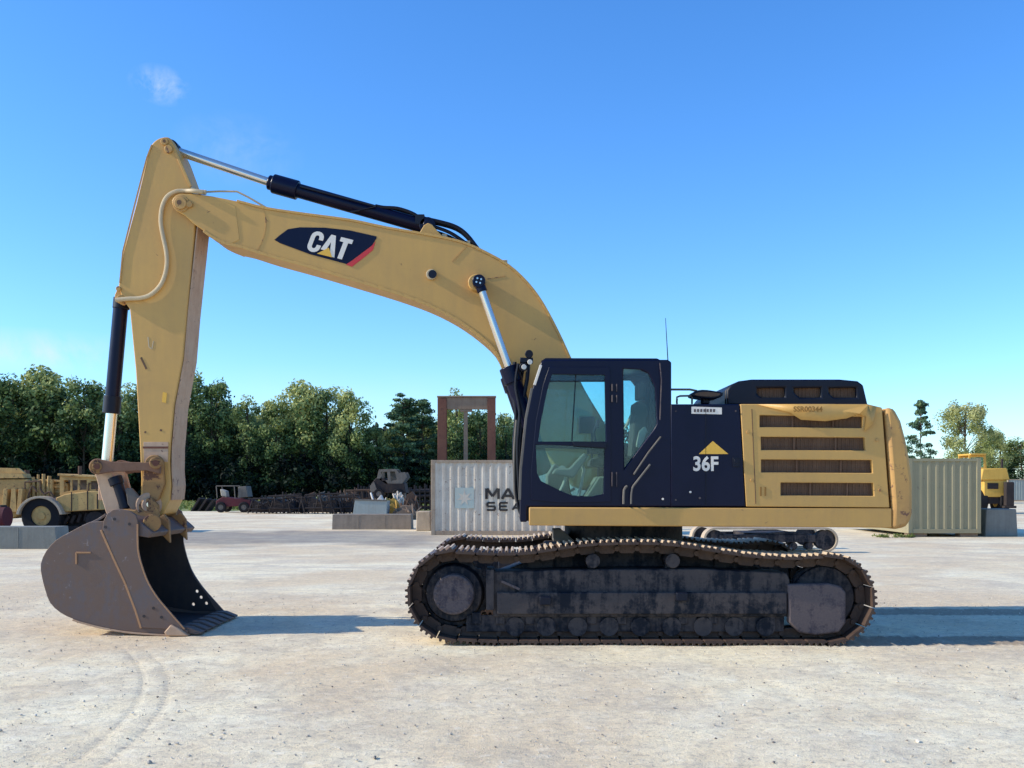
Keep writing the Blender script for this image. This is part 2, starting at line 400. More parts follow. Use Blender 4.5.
for side, yc in (('near', 10.85), ('far', 13.35)):
    s = -1 if side == 'near' else 1           # outward direction
    chain = link_mesh(ex, yc)
    for i in range(NSH):
        a = cent[i]; t = (cent[(i+1) % NSH]-cent[i-1]).normalized()
        o = bpy.data.objects.new('track_shoe', shoe_me); COL.objects.link(o); o.parent = chain
        o.location = Vector((a.x, yc, a.y))-Vector(ex.location)
        o.rotation_euler = (random.uniform(-.006, .006), -math.atan2(t.y, t.x), 0)
    yo = yc+s*.27; yi = yc-s*.22              # outer face of the frame, inner face
    fr = MB()
    fo = XZs([(493, 572), (560, 570), (700, 569), (787, 573), (790, 580), (790, 617), (493, 617)], 10.62)
    fr.prism(fo, yo+s*-.05, yi)
    fr.prism(XZs([(497, 592), (786, 592), (786, 614), (497, 614)], 10.62), yo, yo-s*.06)
    fo_ = fr.build('track_frame', 'chassis', ex, .012)
    b = MB()
    b.prism(XZs([(502, 580), (520, 588), (519, 590), (501, 582)], 10.62), yo-s*.05, yo+s*.0)
    b.pieces('weld_rib', 'chassis_dirt', fo_)
    for px, py in ((681, 596), (545, 600)):
        p = P(px, py, 10.6)
        MB().box(p.x-.06, p.x+.06, min(yo, yo+s*.06), max(yo, yo+s*.06), p.z-.045, p.z+.045).build('step', 'black_matte', fo_, .008)
    # rear idler and its cover
    b = MB(); b.cyl((IX, yc-.1, IZ), (IX, yc+.1, IZ), IR-.12, n=40); b.cyl((IX, yc-.05, IZ), (IX, yc+.05, IZ), IR-.09, n=40)
    idl = b.build('idler_wheel', 'chassis', ex, .01)
    MB().prism(XZs([(787, 584), (828, 583), (840, 586), (845, 592), (845, 622), (838, 632), (815, 635), (798, 632), (788, 622)], 10.62),
               yo-s*.12, yo-s*.0).build('idler_cover', 'chassis_dirt', ex, .02)
    b = MB(); b.cyl((IX, yc+s*.1, IZ), (IX, yc+s*.20, IZ), .16, n=30); b.build('hub_cap', 'chassis', idl, .004)
    # front drive sprocket
    b = MB(); pts = []
    for i in range(21):
        a = 360*i/21
        for da, r in ((0, .36), (4, .385), (8, .385), (12, .36)):
            pts.append((SX+r*math.cos(R(a+da)), SZ+r*math.sin(R(a+da))))
    b.prism(pts, yc-.04, yc+.04); b.cyl((SX, yc+s*.04, SZ), (SX, yc+s*.16, SZ), .33, .30, n=40)
    b.build('drive_sprocket', 'chassis', ex, .006)
    b = MB(); b.cyl((SX, yc+s*.15, SZ), (SX, yc+s*.29, SZ), .225, .215, n=44)
    hub = b.build('final_drive', 'chassis_dirt', ex, .012)
    b = MB()
    for i in range(22):
        a = 2*math.pi*i/22
        p = Vector((SX+.193*math.cos(a), yc+s*.285, SZ+.193*math.sin(a))); b.cyl(p, p+Vector((0, s*.022, 0)), .013, n=6)
    b.cyl((SX, yc+s*.28, SZ), (SX, yc+s*.30, SZ), .05, n=12)
    b.build('bolt_circle', 'chassis_dirt', hub)
    b = MB(); b.box(P(486, 0, 10.6).x, P(494, 0, 10.6).x, min(yo, yi), max(yo, yi), .36, .80); b.build('frame_end', 'chassis', ex, .01)
    for i in range(9):
        x = P(515+i*31.5, 0, 10.6).x
        b = MB(); b.cyl((x, yc-.19, .175), (x, yc+.19, .175), .085, n=20); b.cyl((x, yc-.21, .175), (x, yc-.13, .175), .105, n=20)
        b.cyl((x, yc+.13, .175), (x, yc+.21, .175), .105, n=20)
        b.build('track_roller', 'chassis', ex, .005)
    for k, (x0, x1) in enumerate(((466, 514), (520, 606), (612, 698), (704, 786))):
        a, c = P(x0, 0, 10.6).x, P(x1, 0, 10.6).x
        b = MB(); b.box(a, c, min(yo-s*.09, yo-s*.11), max(yo-s*.09, yo-s*.11), .115, .30); b.box(a+.06, a+.16, min(yo-s*.07, yo-s*.09), max(yo-s*.07, yo-s*.09), .2, .33); b.box(c-.2, c-.1, min(yo-s*.07, yo-s*.09), max(yo-s*.07, yo-s*.09), .2, .33)
        b.pieces('roller_guard', 'chassis', ex, .008)
    for px in (593, 673):
        p = P(px, 561, 10.6)
        b = MB(); b.cyl((p.x, yc-.17, p.z), (p.x, yc+.20, p.z), .07, n=20); b.cyl((p.x, yc+s*.20, p.z), (p.x, yc+s*.245, p.z), .078, n=20)
        b.box(p.x-.05, p.x+.05, yc-.03, yc+.2, p.z-.17, p.z-.05)
        b.build('carrier_roller', 'chassis', ex, .006)
# car body and slewing ring
b = MB(); tc = ex.location.x
b.box(tc-.95, tc+.95, 11.05, 13.15, .5, .98)
for sx in (-1, 1):
    b.prism([(tc+sx*.9, .55), (tc+sx*1.55, .5), (tc+sx*1.55, .72), (tc+sx*.9, .97)], 11.0, 11.5)
    b.prism([(tc+sx*.9, .55), (tc+sx*1.55, .5), (tc+sx*1.55, .72), (tc+sx*.9, .97)], 12.7, 13.2)
b.build('carbody', 'chassis', ex, .02)
b = MB(); b.cyl((tc, YC, .98), (tc, YC, 1.27), .72, n=48); b.build('slewing_ring', 'chassis', ex, .01)
b = MB(); b.prism(XZs([(553, 529), (561, 529), (575, 541), (553, 541)], 11.6), 11.5, 11.9); b.build('travel_hose_guard', 'junk_grey', ex, .006)

# ---- upper deck
YB = 10.62
b = MB(); b.ppx([(529, 507.2), (892, 508.5), (892, 528), (870, 527.5), (529, 525.5)], YB, YB+.10)
b.build('deck_skirt', 'yellow_skirt', ex, .012)
b = MB(); b.ppx([(532, 509), (889, 509), (889, 523), (532, 523)], YB+.10, 13.55, ref=YB); b.build('deck_frame', 'black_matte', ex, .01)
b = MB(); b.ppx([(529, 507.2), (892, 508.5), (892, 528), (529, 525.5)], 13.55, 13.62, ref=YB); b.build('far_skirt', 'yellow_low', ex, .012)

# engine housing with louvre openings
lv = [[(760, 415), (863, 416.5), (863, 428), (760, 427)], [(761, 436.7), (865, 437.5), (866, 450.5), (761.5, 450)],
      [(761.5, 459.4), (872, 460), (873, 473), (761.5, 472.4)], [(781, 482.5), (873.5, 483), (874.5, 496), (781, 495.5)]]
b = MB(); b.ppx([(740.6, 404), (868, 404), (882.5, 407.5), (890, 507.6), (746.5, 506.6)], YB+.01, YB+.07, lv, ref=YB)
b.build('engine_door', 'yellow', ex, .008)
b = MB(); b.ppx([(744, 406.5), (880, 409.5), (888, 506.5), (748.5, 505.8)], YB+.12, 13.4, ref=YB); b.build('engine_housing', 'black_matte', ex, .02)
b = MB(); b.ppx([(740, 404), (868, 404), (883, 407.4), (882, 410), (742, 406.4)], YB+.072, 13.5, ref=YB); b.build('housing_roof', 'yellow', ex, .01)
b = MB(); b.ppx([(740.6, 404), (868, 404), (883, 407.5), (890, 508), (746.5, 506.6)], 13.42, 13.56, ref=YB); b.build('far_engine_door', 'yellow', ex, .02)
for i, q in enumerate(lv):
    z0 = XZ(0, q[2][1]+1, YB)[1]; z1 = XZ(0, q[0][1]-1, YB)[1]; x0 = XZ(q[0][0]-1, 0, YB)[0]; x1 = XZ(q[2][0]+1, 0, YB)[0]
    b = MB(); b.box(x0, x1, YB+.075, YB+.085, z0, z1)
    n = 26
    for k in range(n):
        x = x0+(x1-x0)*(k+.5)/n; b.box(x-.004, x+.004, YB+.066, YB+.075, z0, z1)
    for k in range(4):
        z = z0+(z1-z0)*(k+.5)/4; b.box(x0, x1, YB+.062, YB+.066, z-.003, z+.003)
    for f in (.33, .72): b.box(x0+(x1-x0)*f-.008, x0+(x1-x0)*f+.008, YB+.045, YB+.061, z0, z1)
    b.build('louvre', 'grille', ex)
# crumpled sheet above the top louvre
def sheet(pts3, th=.006):
    b = MB(); vs = [Vector(p) for p in pts3[0]]; b.faces(vs, pts3[1]); return b
def q(px, py, y): v = P(px, py, YB); v.y = y; return v
b = MB()
V = [q(757, 404.4, YB-.004), (q(789, 412.5, YB-.020)), q(800, 420, YB-.036), q(824, 421.5, YB-.050), q(846, 418.5, YB-.030), q(858, 414, YB-.045), q(868, 405, YB-.004),
     q(800, 404.2, YB-.012), q(830, 404.2, YB-.018), q(812, 412, YB-.050), q(842, 411, YB-.012), q(866, 417, YB+.0), q(872, 424, YB-.03), q(876, 407, YB-.012), q(864, 432, YB-.008)]
Fs = [(0, 7, 1), (7, 9, 1), (1, 9, 2), (2, 9, 3), (7, 8, 9), (9, 8, 10), (9, 10, 3), (3, 10, 4), (10, 5, 4), (8, 6, 10), (10, 6, 5), (5, 6, 11), (6, 13, 12, 11), (11, 12, 14)]
b.faces(V, Fs); cr = b.build('crumpled_panel', 'yellow', ex, 0, 12)
sd = cr.modifiers.new('thickness', 'SOLIDIFY'); sd.thickness = .007; sd.offset = 0
text_mesh('SSR00344', 'serial_lettering', 'ink_brown', cr, face_mtx(808, 409.3, YB-.056), .078, .002, .001, 1.0)
# small marks low on the door
b = MB()
for px in (761, 765.5): b.box(P(px, 0, YB).x-.008, P(px, 0, YB).x+.008, YB+.004, YB+.009, P(0, 496, YB).z, P(0, 487, YB).z)
b.pieces('door_latch', 'ink_brown', ex)
b = MB(); b.strip(XZs([(752, 409), (756, 504)], YB), .0035, YB+.006, YB+.010); b.build('door_seam', 'grille', ex)
for px, py in ((748, 432), (752, 480), (877, 440), (880, 490)):
    p = P(px, py, YB); b = MB(); b.cyl((p.x, YB-.002, p.z), (p.x, YB+.01, p.z), .016, n=12); b.build('door_catch', 'yellow_low', ex, .002)
# counterweight
b = MB(); b.ppx([(885, 407.6), (894.5, 408), (901.5, 421), (906.5, 440), (910, 458), (913, 482), (913, 513), (911, 520), (907, 527), (892, 530), (892.5, 507)], YB-.012, 13.6, ref=YB)
b.build('counterweight', 'yellow_low', ex, .045)

# black storage doors between cab and engine
b = MB(); b.ppx([(671, 404), (740, 404), (746, 506.6), (671, 506.6)], YB+.015, 11.55, ref=YB)
st = b.build('storage_door', 'black', ex, .012)
b = MB(); b.strip(XZs([(706, 408), (706, 505)], YB), .003, YB+.008, YB+.015); b.build('door_gap', 'black_matte', st)
for px, py in ((690.5, 492), (700, 498), (663, 499)):
    p = P(px, py, YB); MB().cyl((p.x, YB+.004, p.z), (p.x, YB+.016, p.z), .012, n=10).build('door_latch', 'white_ink' if px < 695 else 'chassis_dirt', st)
b = MB(); p = P(736, 462, YB); b.box(p.x-.035, p.x+.035, YB-.004, YB+.012, p.z-.05, p.z+.05); b.box(p.x-.02, p.x+.02, YB-.014, YB-.004, p.z-.02, p.z+.03); b.build('latch_handle', 'black_matte', st, .003)
for px in (676, 736):
    for py in (411, 500):
        if (px, py) != (736, 500): p = P(px, py, YB); MB().cyl((p.x, YB+.004, p.z), (p.x, YB+.016, p.z), .009, n=8).build('screw', 'chassis_dirt', st)
text_mesh('36F', 'model_lettering', 'white_ink', st, face_mtx(705.5, 464.5, YB+.009), .215, .006, .002, .88)
MB().ppx([(713, 441), (728.5, 454), (699, 454)], YB+.008, YB+.012, ref=YB).build('triangle_decal', 'yellow_ink', st)
MB().ppx([(691.6, 406.5), (722, 407.5), (722, 414.3), (691.6, 413.6)], YB+.008, YB+.012, ref=YB).build('white_sticker', 'white_ink', st)
b = MB()
for k in range(7): b.box(P(694+k*3.2, 0, YB).x, P(696+k*3.2, 0, YB).x, YB+.005, YB+.0075, P(0, 412, YB).z, P(0, 409, YB).z)
b.build('sticker_print', 'chassis_dirt', st)
b = MB(); b.ppx([(671, 405), (738, 405), (742, 505), (671, 505)], 12.7, 13.56, ref=YB); b.build('tank_housing', 'black', ex, .02)
b = MB(); b.ppx([(671, 430), (738, 430), (742, 505), (671, 505)], 11.56, 12.68, ref=YB); b.build('middle_housing', 'black_matte', ex, .02)
# rail and mirror on top of the doors
zt = P(0, 404, 10.9).z
b = MB(); b.tube([P(671, 389.5, 10.9), P(690, 389.5, 10.9), P(697, 391, 10.9)], .012, 8, 1)
b.tube([P(677, 404, 10.9), P(677, 399, 10.9), P(680, 396, 10.9), P(706, 395.8, 10.9)], .011, 8, 2)
b.tube([P(692, 404, 10.9), P(692, 396, 10.9)], .011, 8, 1)
b.build('guard_rail', 'junk_grey', ex)
b = MB(); c = P(705, 395.5, 11.0); pr = []
for i in range(20):
    a = 2*math.pi*i/20; pr.append((c.x+.178*math.cos(a), c.z+.05*math.sin(a)+.006*math.cos(a*3)))
b.prism(pr, 10.86, 11.12); b.cyl((c.x, 11, c.z-.1), (c.x, 11, c.z), .05)
b.build('mirror', 'black_matte', ex, .02)
MB().prism([(x, c.z+(z-c.z)*.5) for x, z in [(c.x+(x-c.x)*.8, z) for x, z in pr]], 10.853, 10.859).build('mirror_face', 'grille', ex)
# hood on top
YH = 11.0
hood = [(727, 405), (727, 390), (731, 384.5), (739, 381), (752, 379.3), (840, 379.3), (858, 381), (863.5, 385), (868, 404), (868, 406)]
slots = [[(757, 388), (785, 387.5), (785, 397.5), (762, 397.5), (757, 394)], [(794, 388), (821, 387.5), (821, 397.5), (800, 397.5), (794, 392)], [(829, 388), (856, 387.5), (857, 397.5), (834, 397.5), (829, 393)]]
b = MB(); b.ppx(hood, YH, YH+.06, slots); b.ppx(hood, YH+.10, 13.1, ref=YH)
hd = b.build('engine_hood', 'black_matte', ex, .025)
for s_ in slots:
    x0, z0 = XZ(s_[0][0]-1, 398.5, YH); x1, z1 = XZ(s_[1][0]+1, 386.5, YH)
    b = MB(); b.box(x0, x1, YH+.065, YH+.08, z0, z1)
    for k in range(8): b.box(x0+(x1-x0)*k/8, x0+(x1-x0)*k/8+.008, YH+.055, YH+.064, z0, z1)
    b.build('hood_grille', 'grille', hd)
b = MB(); b.box(P(741, 0, 12.6).x, P(850, 0, 12.6).x, 12.2, 12.9, P(0, 400, 12.6).z, P(0, 391, 12.6).z); b.build('hood_hatch', 'black_matte', hd, .03)
b = MB(); b.cyl(P(668, 362, 11.2), P(665.5, 318, 11.2), .006, .003, 6); b.build('antenna', 'hose', ex)

# ---- cab
YA, YZ_ = 10.64, 11.52
cab = MB()
out = [(520, 522), (521, 470), (526.5, 418), (533, 387), (541, 362), (545, 359.6), (668, 359.6), (671.5, 362), (671.5, 506.6), (527, 506.6), (527, 522)]
w1 = [(552, 374), (604.8, 375), (606, 441.6), (538, 441.6), (541.5, 418), (546.5, 393)]
w2 = [(535.8, 444.5), (604.8, 447), (603.5, 494), (592, 496.5), (573, 496), (560, 490.5), (541, 481), (537, 473)]
w3 = [(623.5, 368.6), (640, 369.6), (648, 373), (655, 387), (656.7, 424), (654, 429), (624.5, 468)]
w1s, w3s = w1, w3
cab.ppx(out, YA, YA+.07, [w1, w2, w3], ref=YA)
far_out = out; fw1 = [(552, 374), (640, 372), (650, 385), (654, 424), (648, 441), (538, 441.6)]
cab.ppx(far_out, YZ_-.06, YZ_, [fw1, w2], ref=YA)
cab.ppx([(520, 522), (671, 506.6), (671, 500), (521, 502)], YA+.07, YZ_-.06, ref=YA)      # floor
cab.ppx([(541, 362), (545, 359.6), (671, 359.6), (671, 367), (546, 369)], YA+.07, YZ_-.06, ref=YA)   # roof
cab.ppx([(658, 430), (671, 430), (671, 500), (625, 500)], YA+.07, YZ_-.06, ref=YA)
cab.ppx([(660, 367), (671, 367), (671, 430), (660, 430)], YA+.07, YA+.13, ref=YA)
cab.ppx([(660, 367), (671, 367), (671, 430), (660, 430)], YZ_-.12, YZ_-.06, ref=YA)
cab.ppx([(520, 522), (521, 480), (527, 480), (527, 506)], YA+.07, YZ_-.06, ref=YA)
cabo = cab.build('cab', 'black', ex, .014)
def gl(pts, y, name='side_window', ref=YA): return MB().prism(XZs(pts, ref), y, y+.006).build(name, 'glass', cabo)
gl([(a, b_) for a, b_ in w1], YA+.03); gl(w2, YA+.03, 'door_window'); gl(w3, YA+.03); gl(fw1, YZ_-.03, 'far_window'); gl(w2, YZ_-.03, 'far_window')
fl = XZs([(521.5, 480), (527, 418), (533.5, 387), (542, 364)], YA)
b = MB(); vs = []
for x, z in fl: vs += [(x+.02, YA+.07, z), (x+.02, YZ_-.06, z)]
b.faces(vs, [(0, 1, 3, 2), (2, 3, 5, 4), (4, 5, 7, 6)]); b.build('windscreen', 'glass', cabo)
x, z0 = XZ(666, 430, YA); z1 = XZ(0, 368, YA)[1]
b = MB(); b.box(x, x+.006, YA+.13, YZ_-.12, z0, z1); b.build('rear_window', 'glass', cabo)
# door frame proud of the cab side, mid rail, hinges
b = MB(); b.ppx([(531, 500), (531, 470), (536, 420), (543, 385), (549, 367), (610, 367), (611, 502), (560, 503)], YA-.012, YA-.002,
                [w1, w2], ref=YA); door = b.build('door', 'black', cabo, .004)
b = MB(); b.ppx([(572, 441.5), (606, 442), (606, 448.5), (574, 446.5)], YA-.05, YA-.014, ref=YA); b.build('door_handle', 'black_matte', cabo, .006)
b = MB(); b.strip(XZs([(576, 374), (572, 441)], YA), .006, YA+.022, YA+.036); b.strip(XZs([(550, 381), (605, 381)], YA), .006, YA+.022, YA+.036)
b.build('window_seal', 'hose', cabo)
for py in (387, 398, 475, 482):
    p = P(612, py, YA); MB().box(p.x-.006, p.x+.006, YA-.035, YA-.0, p.z-.045, p.z+.03).build('hinge', 'chassis_dirt', cabo, .003)
    p = P(616.5, py, YA); MB().box(p.x-.005, p.x+.005, YA-.03, YA-.0, p.z-.05, p.z+.03).build('hinge', 'chassis_dirt', cabo, .003)
yh = YA-.055
b = MB()
b.tube([P(660.5, 437, yh), P(648, 453, yh), P(634, 474, yh)], .009, 8, 1)
b.tube([P(650, 464.5, yh), P(638, 480, yh), P(632, 489, yh), P(631, 504, yh)], .011, 8, 3)
b.tube([P(627, 486, yh), P(624, 490, yh), P(623.5, 504, yh)], .013, 8, 2)
for a in ((660.5, 437), (634, 474), (650, 464.5), (631, 503), (623.5, 503), (627, 486)): b.cyl(P(*a, yh), P(*a, YA), .008, n=8)
b.build('grab_rail', 'junk_grey', cabo)
b = MB(); b.tube([P(660, 363, yh+.02), P(661.5, 380, yh+.02), P(660, 420, yh+.02)], .007, 8, 1); b.build('drain_pipe', 'chassis_dirt', cabo)
b = MB(); b.strip(XZs([(519.8, 500), (520.8, 468), (526, 418), (532, 388)], YA), .014, YA+.0, YA+.05); b.build('windscreen_trim', 'junk_grey', cabo, .004)
b = MB(); b.strip(XZs([(534.5, 385), (541, 365)], YA), .014, YA-.006, YA+.05); b.build('edge_strip', 'white_ink', cabo, .004)
b = MB(); b.ppx([(546, 357.2), (658, 357.5), (662, 359.6), (541, 360)], YA+.06, YZ_-.08, ref=YA); b.build('roof_hatch', 'black_matte', cabo, .01)
# interior
b = MB(); s0 = XZ(633, 490, YA)
cu = XZs([(592, 466), (640, 468), (641, 458), (630, 455), (598, 456), (592, 460)], YA)
b.prism(cu, 10.86, 11.32)
b.prism(XZs([(634, 460), (646, 458), (652, 405), (645, 398), (638, 400)], YA), 10.88, 11.30)
b.prism(XZs([(641, 397), (650, 396), (650, 380), (645, 377), (641, 381)], YA), 10.98, 11.2)
b.build('seat', 'seat', cabo, .02)
b = MB(); b.prism(XZs([(638, 446), (643, 448), (650, 430), (647, 425), (641, 430)], YA), 10.80, 10.865)
b.prism(XZs([(625, 430), (629, 420), (634, 410), (631, 424)], YA), 10.80, 10.865)
b.build('seat_bolster', 'seat_cover', cabo, .015)
b = MB(); b.prism(XZs([(585, 500), (645, 500), (640, 478), (600, 476)], YA), 10.80, 11.38); b.build('seat_base', 'cab_grey', cabo, .02)
b = MB(); b.prism(XZs([(548, 502), (575, 502), (570, 470), (556, 462), (548, 475)], YA), 11.1, 11.42)
b.prism(XZs([(552, 474), (575, 478), (590, 455), (585, 452), (570, 468), (556, 468)], YA), 10.80, 10.88)
b.build('control_console', 'cab_grey', cabo, .02)
b = MB(); b.tube([P(560, 492, 10.9), P(566, 478, 10.88), P(563, 470, 10.86)], .02, 8, 2); b.tube([P(578, 498, 10.9), P(584, 470, 10.9), P(578, 462, 10.9)], .018, 8, 2)
b.cyl(P(562, 470, 10.82), P(562, 470, 10.95), .05, n=16)
b.build('pedal', 'seat_cover', cabo)
b = MB()
for yy in (10.84, 11.34):
    b.box(P(592, 0, YA).x, P(628, 0, YA).x, yy-.04, yy+.04, P(0, 452, YA).z, P(0, 444, YA).z)
    b.tube([P(596, 444, yy), P(594, 432, yy), P(597, 424, yy)], .016, 8, 2); b.cyl(P(597, 428, yy), P(598, 420, yy), .024, .02, 10)
b.build('joystick', 'black_matte', cabo)
b = MB(); b.prism(XZs([(583, 412), (600, 412), (600, 430), (583, 430)], YA), 11.32, 11.36); b.cyl(P(592, 430, 11.34), P(592, 460, 11.34), .012)
b.build('monitor', 'black_matte', cabo, .01)

# ---- hydraulics and lights on the cab nose
b = MB()
for k, (dx, yy, r) in enumerate(((0, 11.56, .022), (3.5, 11.50, .018), (6, 11.58, .02), (9, 11.62, .018), (1.5, 11.66, .016))):
    b.tube([P(515+dx, 362+k*1.5, yy), P(512+dx, 385, yy), P(516+dx+k*.3, 412, yy), P(514+dx, 450, yy), P(517+dx, 500, yy), P(524+dx, 520, yy)], r, 8, 4)
b.build('cab_side_hose', 'hose', ex)
b = MB(); b.tube([P(516.5, 420, 11.42), P(514.3, 450, 11.42), P(514.5, 490, 11.42), P(517, 503, 11.42)], .014, 8, 3); b.build('steel_tube', 'junk_grey', ex)
b = MB(); b.cyl(P(529, 354, 11.5), P(529, 354, 11.42), .048, n=16); b.cyl(P(523.5, 367, 11.5), P(523.5, 367, 11.42), .05, n=16)
b.box(P(520, 0, 11.5).x, P(533, 0, 11.5).x, 11.45, 11.6, P(0, 363, 11.5).z, P(0, 358, 11.5).z)
b.tube([P(529, 356, 11.55), P(527, 380, 11.55), P(523, 400, 11.55)], .025, 8, 2)
b.build('lamp_bracket', 'black_matte', ex, .006)
for a in ((524, 367), (530, 362)): MB().cyl(P(*a, 11.43), P(*a, 11.405), .03, n=16).build('work_lamp', 'white_ink', ex, .004)

# ---- boom
YBM = 11.79
top_e = [(197, 194.2), (209, 195.5), (237, 201), (265, 208), (305, 214), (350, 220), (386, 227.5), (424, 234), (452, 239.5), (467, 244), (482, 250.5), (508, 265), (528, 283.5), (543, 304), (558, 332), (570, 358), (584, 388), (600, 415), (618, 446)]
bot_e = [(600, 492), (575, 486), (547, 455), (525, 414), (514, 392), (504, 370), (495, 351), (477, 334), (454, 318), (426, 304), (391, 291.5), (350, 279), (308, 266.5), (268, 255.5), (243, 247.5), (226, 243.5), (213, 237.5), (204, 231)]
btop = smooth_pts(top_e, 3); bbot = smooth_pts(bot_e, 3)
b = MB(); b.ppx(btop[2:]+[(626, 470), (618, 487)]+bbot, YBM, 2*YC-YBM)
boom = b.build('boom', 'yellow', ex, .018, 28)
# flange lines along the edges
def offs(pts, d):
    o = []
    for i, p in enumerate(pts):
        a = Vector(pts[max(0, i-1)]); c = Vector(pts[min(len(pts)-1, i+1)]); t = (c-a).normalized(); o.append((p[0]-t.y*d, p[1]+t.x*d))
    return o
MB().strip(XZs(btop[6:48], YBM), .014, YBM-.014, YBM).build('boom_flange', 'yellow', boom, .003)
b = MB(); b.strip(XZs(bbot[14:], YBM), .018, YBM-.016, YBM)
b.build('boom_flange', 'yellow', boom, .003)
b = MB(); b.strip(XZs([(467, 245.5), (452, 262)], YBM), .006, YBM-.006, YBM+.001)
b.strip(XZs(smooth_pts([(262, 207.5), (266, 220), (264, 236), (258, 250)], 3), YBM), .005, YBM-.004, YBM+.001)
b.strip(XZs([(209, 208), (226, 240)], YBM), .004, YBM-.004, YBM+.001)
b.strip(XZs([(487, 279), (505, 276)], YBM), .005, YBM-.005, YBM+.001)
b.build('weld_seam', 'yellow_low', boom)
# fork at the tip
fk = [(172.3, 204)]+[(181.8+10.5*math.cos(R(a)), 204-10.5*math.sin(R(a))) for a in (165, 145, 125, 105, 90, 75)]+[(197, 194), (214, 196.5), (236, 206), (240, 240), (230, 245), (213, 237.5), (204, 231), (194, 224), (184, 215), (176, 210.5)]
b = MB(); b.ppx(fk, YBM-.005, YBM+.05, ref=YBM); b.ppx(fk, 2*YC-YBM-.05, 2*YC-YBM+.012, ref=YBM)
b.pieces('boom_fork', 'yellow', boom, .01)
b = MB(); c = P(181.5, 204, YBM); b.cyl((c.x, YBM-.05, c.z), (c.x, 2*YC-YBM+.05, c.z), .075, n=24)
b.cyl((c.x, YBM-.025, c.z), (c.x, YBM-.01, c.z), .10, n=28)
c2 = P(190, 205, YBM); b.cyl((c2.x, YBM-.04, c2.z), (c2.x, YBM-.01, c2.z), .04, n=14)
b.pieces('pin', 'yellow_low', boom, .008)
c = P(180.5, 203.5, YBM); MB().cyl((c.x, YBM-.053, c.z), (c.x, YBM-.05, c.z), .03, n=14).build('pin_bolt', 'grille', boom)
# holes with bosses on the boom side
p = P(431.5, 275, YBM); b = MB(); b.cyl((p.x, YBM-.045, p.z), (p.x, YBM+.0, p.z), .062, n=24); b.build('boss', 'pipe', boom, .006)
MB().cyl((p.x+.016, YBM-.05, p.z), (p.x+.016, YBM-.046, p.z), .05, n=24).build('boss_hole', 'black_matte', boom)
# logo on the boom
lg = [(274.5, 240), (279, 236), (288, 229.3), (300, 227.4), (325, 227.8), (350, 230.5), (376.5, 236.5), (376.5, 238.5), (372, 245.5), (347, 264.2), (310, 254.3), (280, 243.2)]
MB().ppx(lg, YBM-.006, YBM+.001, ref=YBM).build('logo_panel', 'black', boom)
MB().ppx([(375.5, 241.5), (373, 250), (366, 256), (352, 266.8), (346, 264.6), (352, 260.8), (371.5, 246.2)], YBM-.0065, YBM+.001, ref=YBM).build('logo_stripe', 'red_ink', boom)
# heavy condensed letters, drawn in a 1-high box
def letter(pts, x0, w): return [(x0+x*w, z) for x, z in pts]
L = 14
def place(pts, cx, cy, hgt, tilt, shear=.12):
    k = hgt*YBM/F; c = P(cx, cy, YBM); r = []
    for x, z in pts:
        x = x+shear*z; xr = (x*math.cos(R(tilt))+z*math.sin(R(tilt)))*k; zr = (-x*math.sin(R(tilt))+z*math.cos(R(tilt)))*k
        r.append((c.x+xr, c.z+zr))
    return r
def rnd(cx, cz, rx, rz, a0, a1, n=8): return [(cx+rx*math.cos(R(a0+(a1-a0)*i/n)), cz+rz*math.sin(R(a0+(a1-a0)*i/n))) for i in range(n+1)]
Cc = rnd(0, .22, .30, .28, 0, 180)+rnd(0, -.22, .30, .28, 180, 360)+[(.30, -.12), (.10, -.12)]+rnd(0, -.20, .10, .12, 0, -180, 6)+rnd(0, .20, .10, .12, 180, 0, 6)+[(.10, .12), (.30, .12)]
Aa = [(-.34, -.28), (-.11, .5), (.11, .5), (.40, -.5), (.18, -.5), (.13, -.34), (.0, .16), (-.10, -.28)]
Tt = [(-.10, -.5), (.12, -.5), (.12, .30), (.30, .30), (.30, .5), (-.28, .5), (-.28, .30), (-.10, .30)]
b = MB()
for pts, dx in ((Cc, -.68), (Aa, .0), (Tt, .64)):
    b.prism(place([(x+dx, z) for x, z in pts], 330, 245.5, 21.5, 14), YBM-.011, YBM-.006)
b.build('logo_lettering', 'white_ink', boom)
b = MB(); b.prism(place([(-.42, -.52), (.0, -.12), (.30, -.52)], 330, 245.5, 21.5, 14), YBM-.015, YBM-.011); b.build('logo_triangle', 'yellow_ink', boom)
# cylinder lug on top of the boom
b = MB(); lgp = [(421, 236), (425, 229), (429, 226.5), (433, 228), (440, 236), (446, 242), (430, 240)]; b.ppx(lgp, 11.93, 12.0, ref=YC); b.ppx(lgp, 12.2, 12.27, ref=YC)
b.pieces('boom_lug', 'yellow', boom, .008)
# small pads on the boom back
b = MB()
for px, py in ((445, 236), (468, 243), (505, 262)):
    p = P(px, py, YC); b.box(p.x-.03, p.x+.03, YC-.12, YC+.12, p.z-.06, p.z-.0)
b.pieces('hose_clamp', 'pipe', boom, .006)
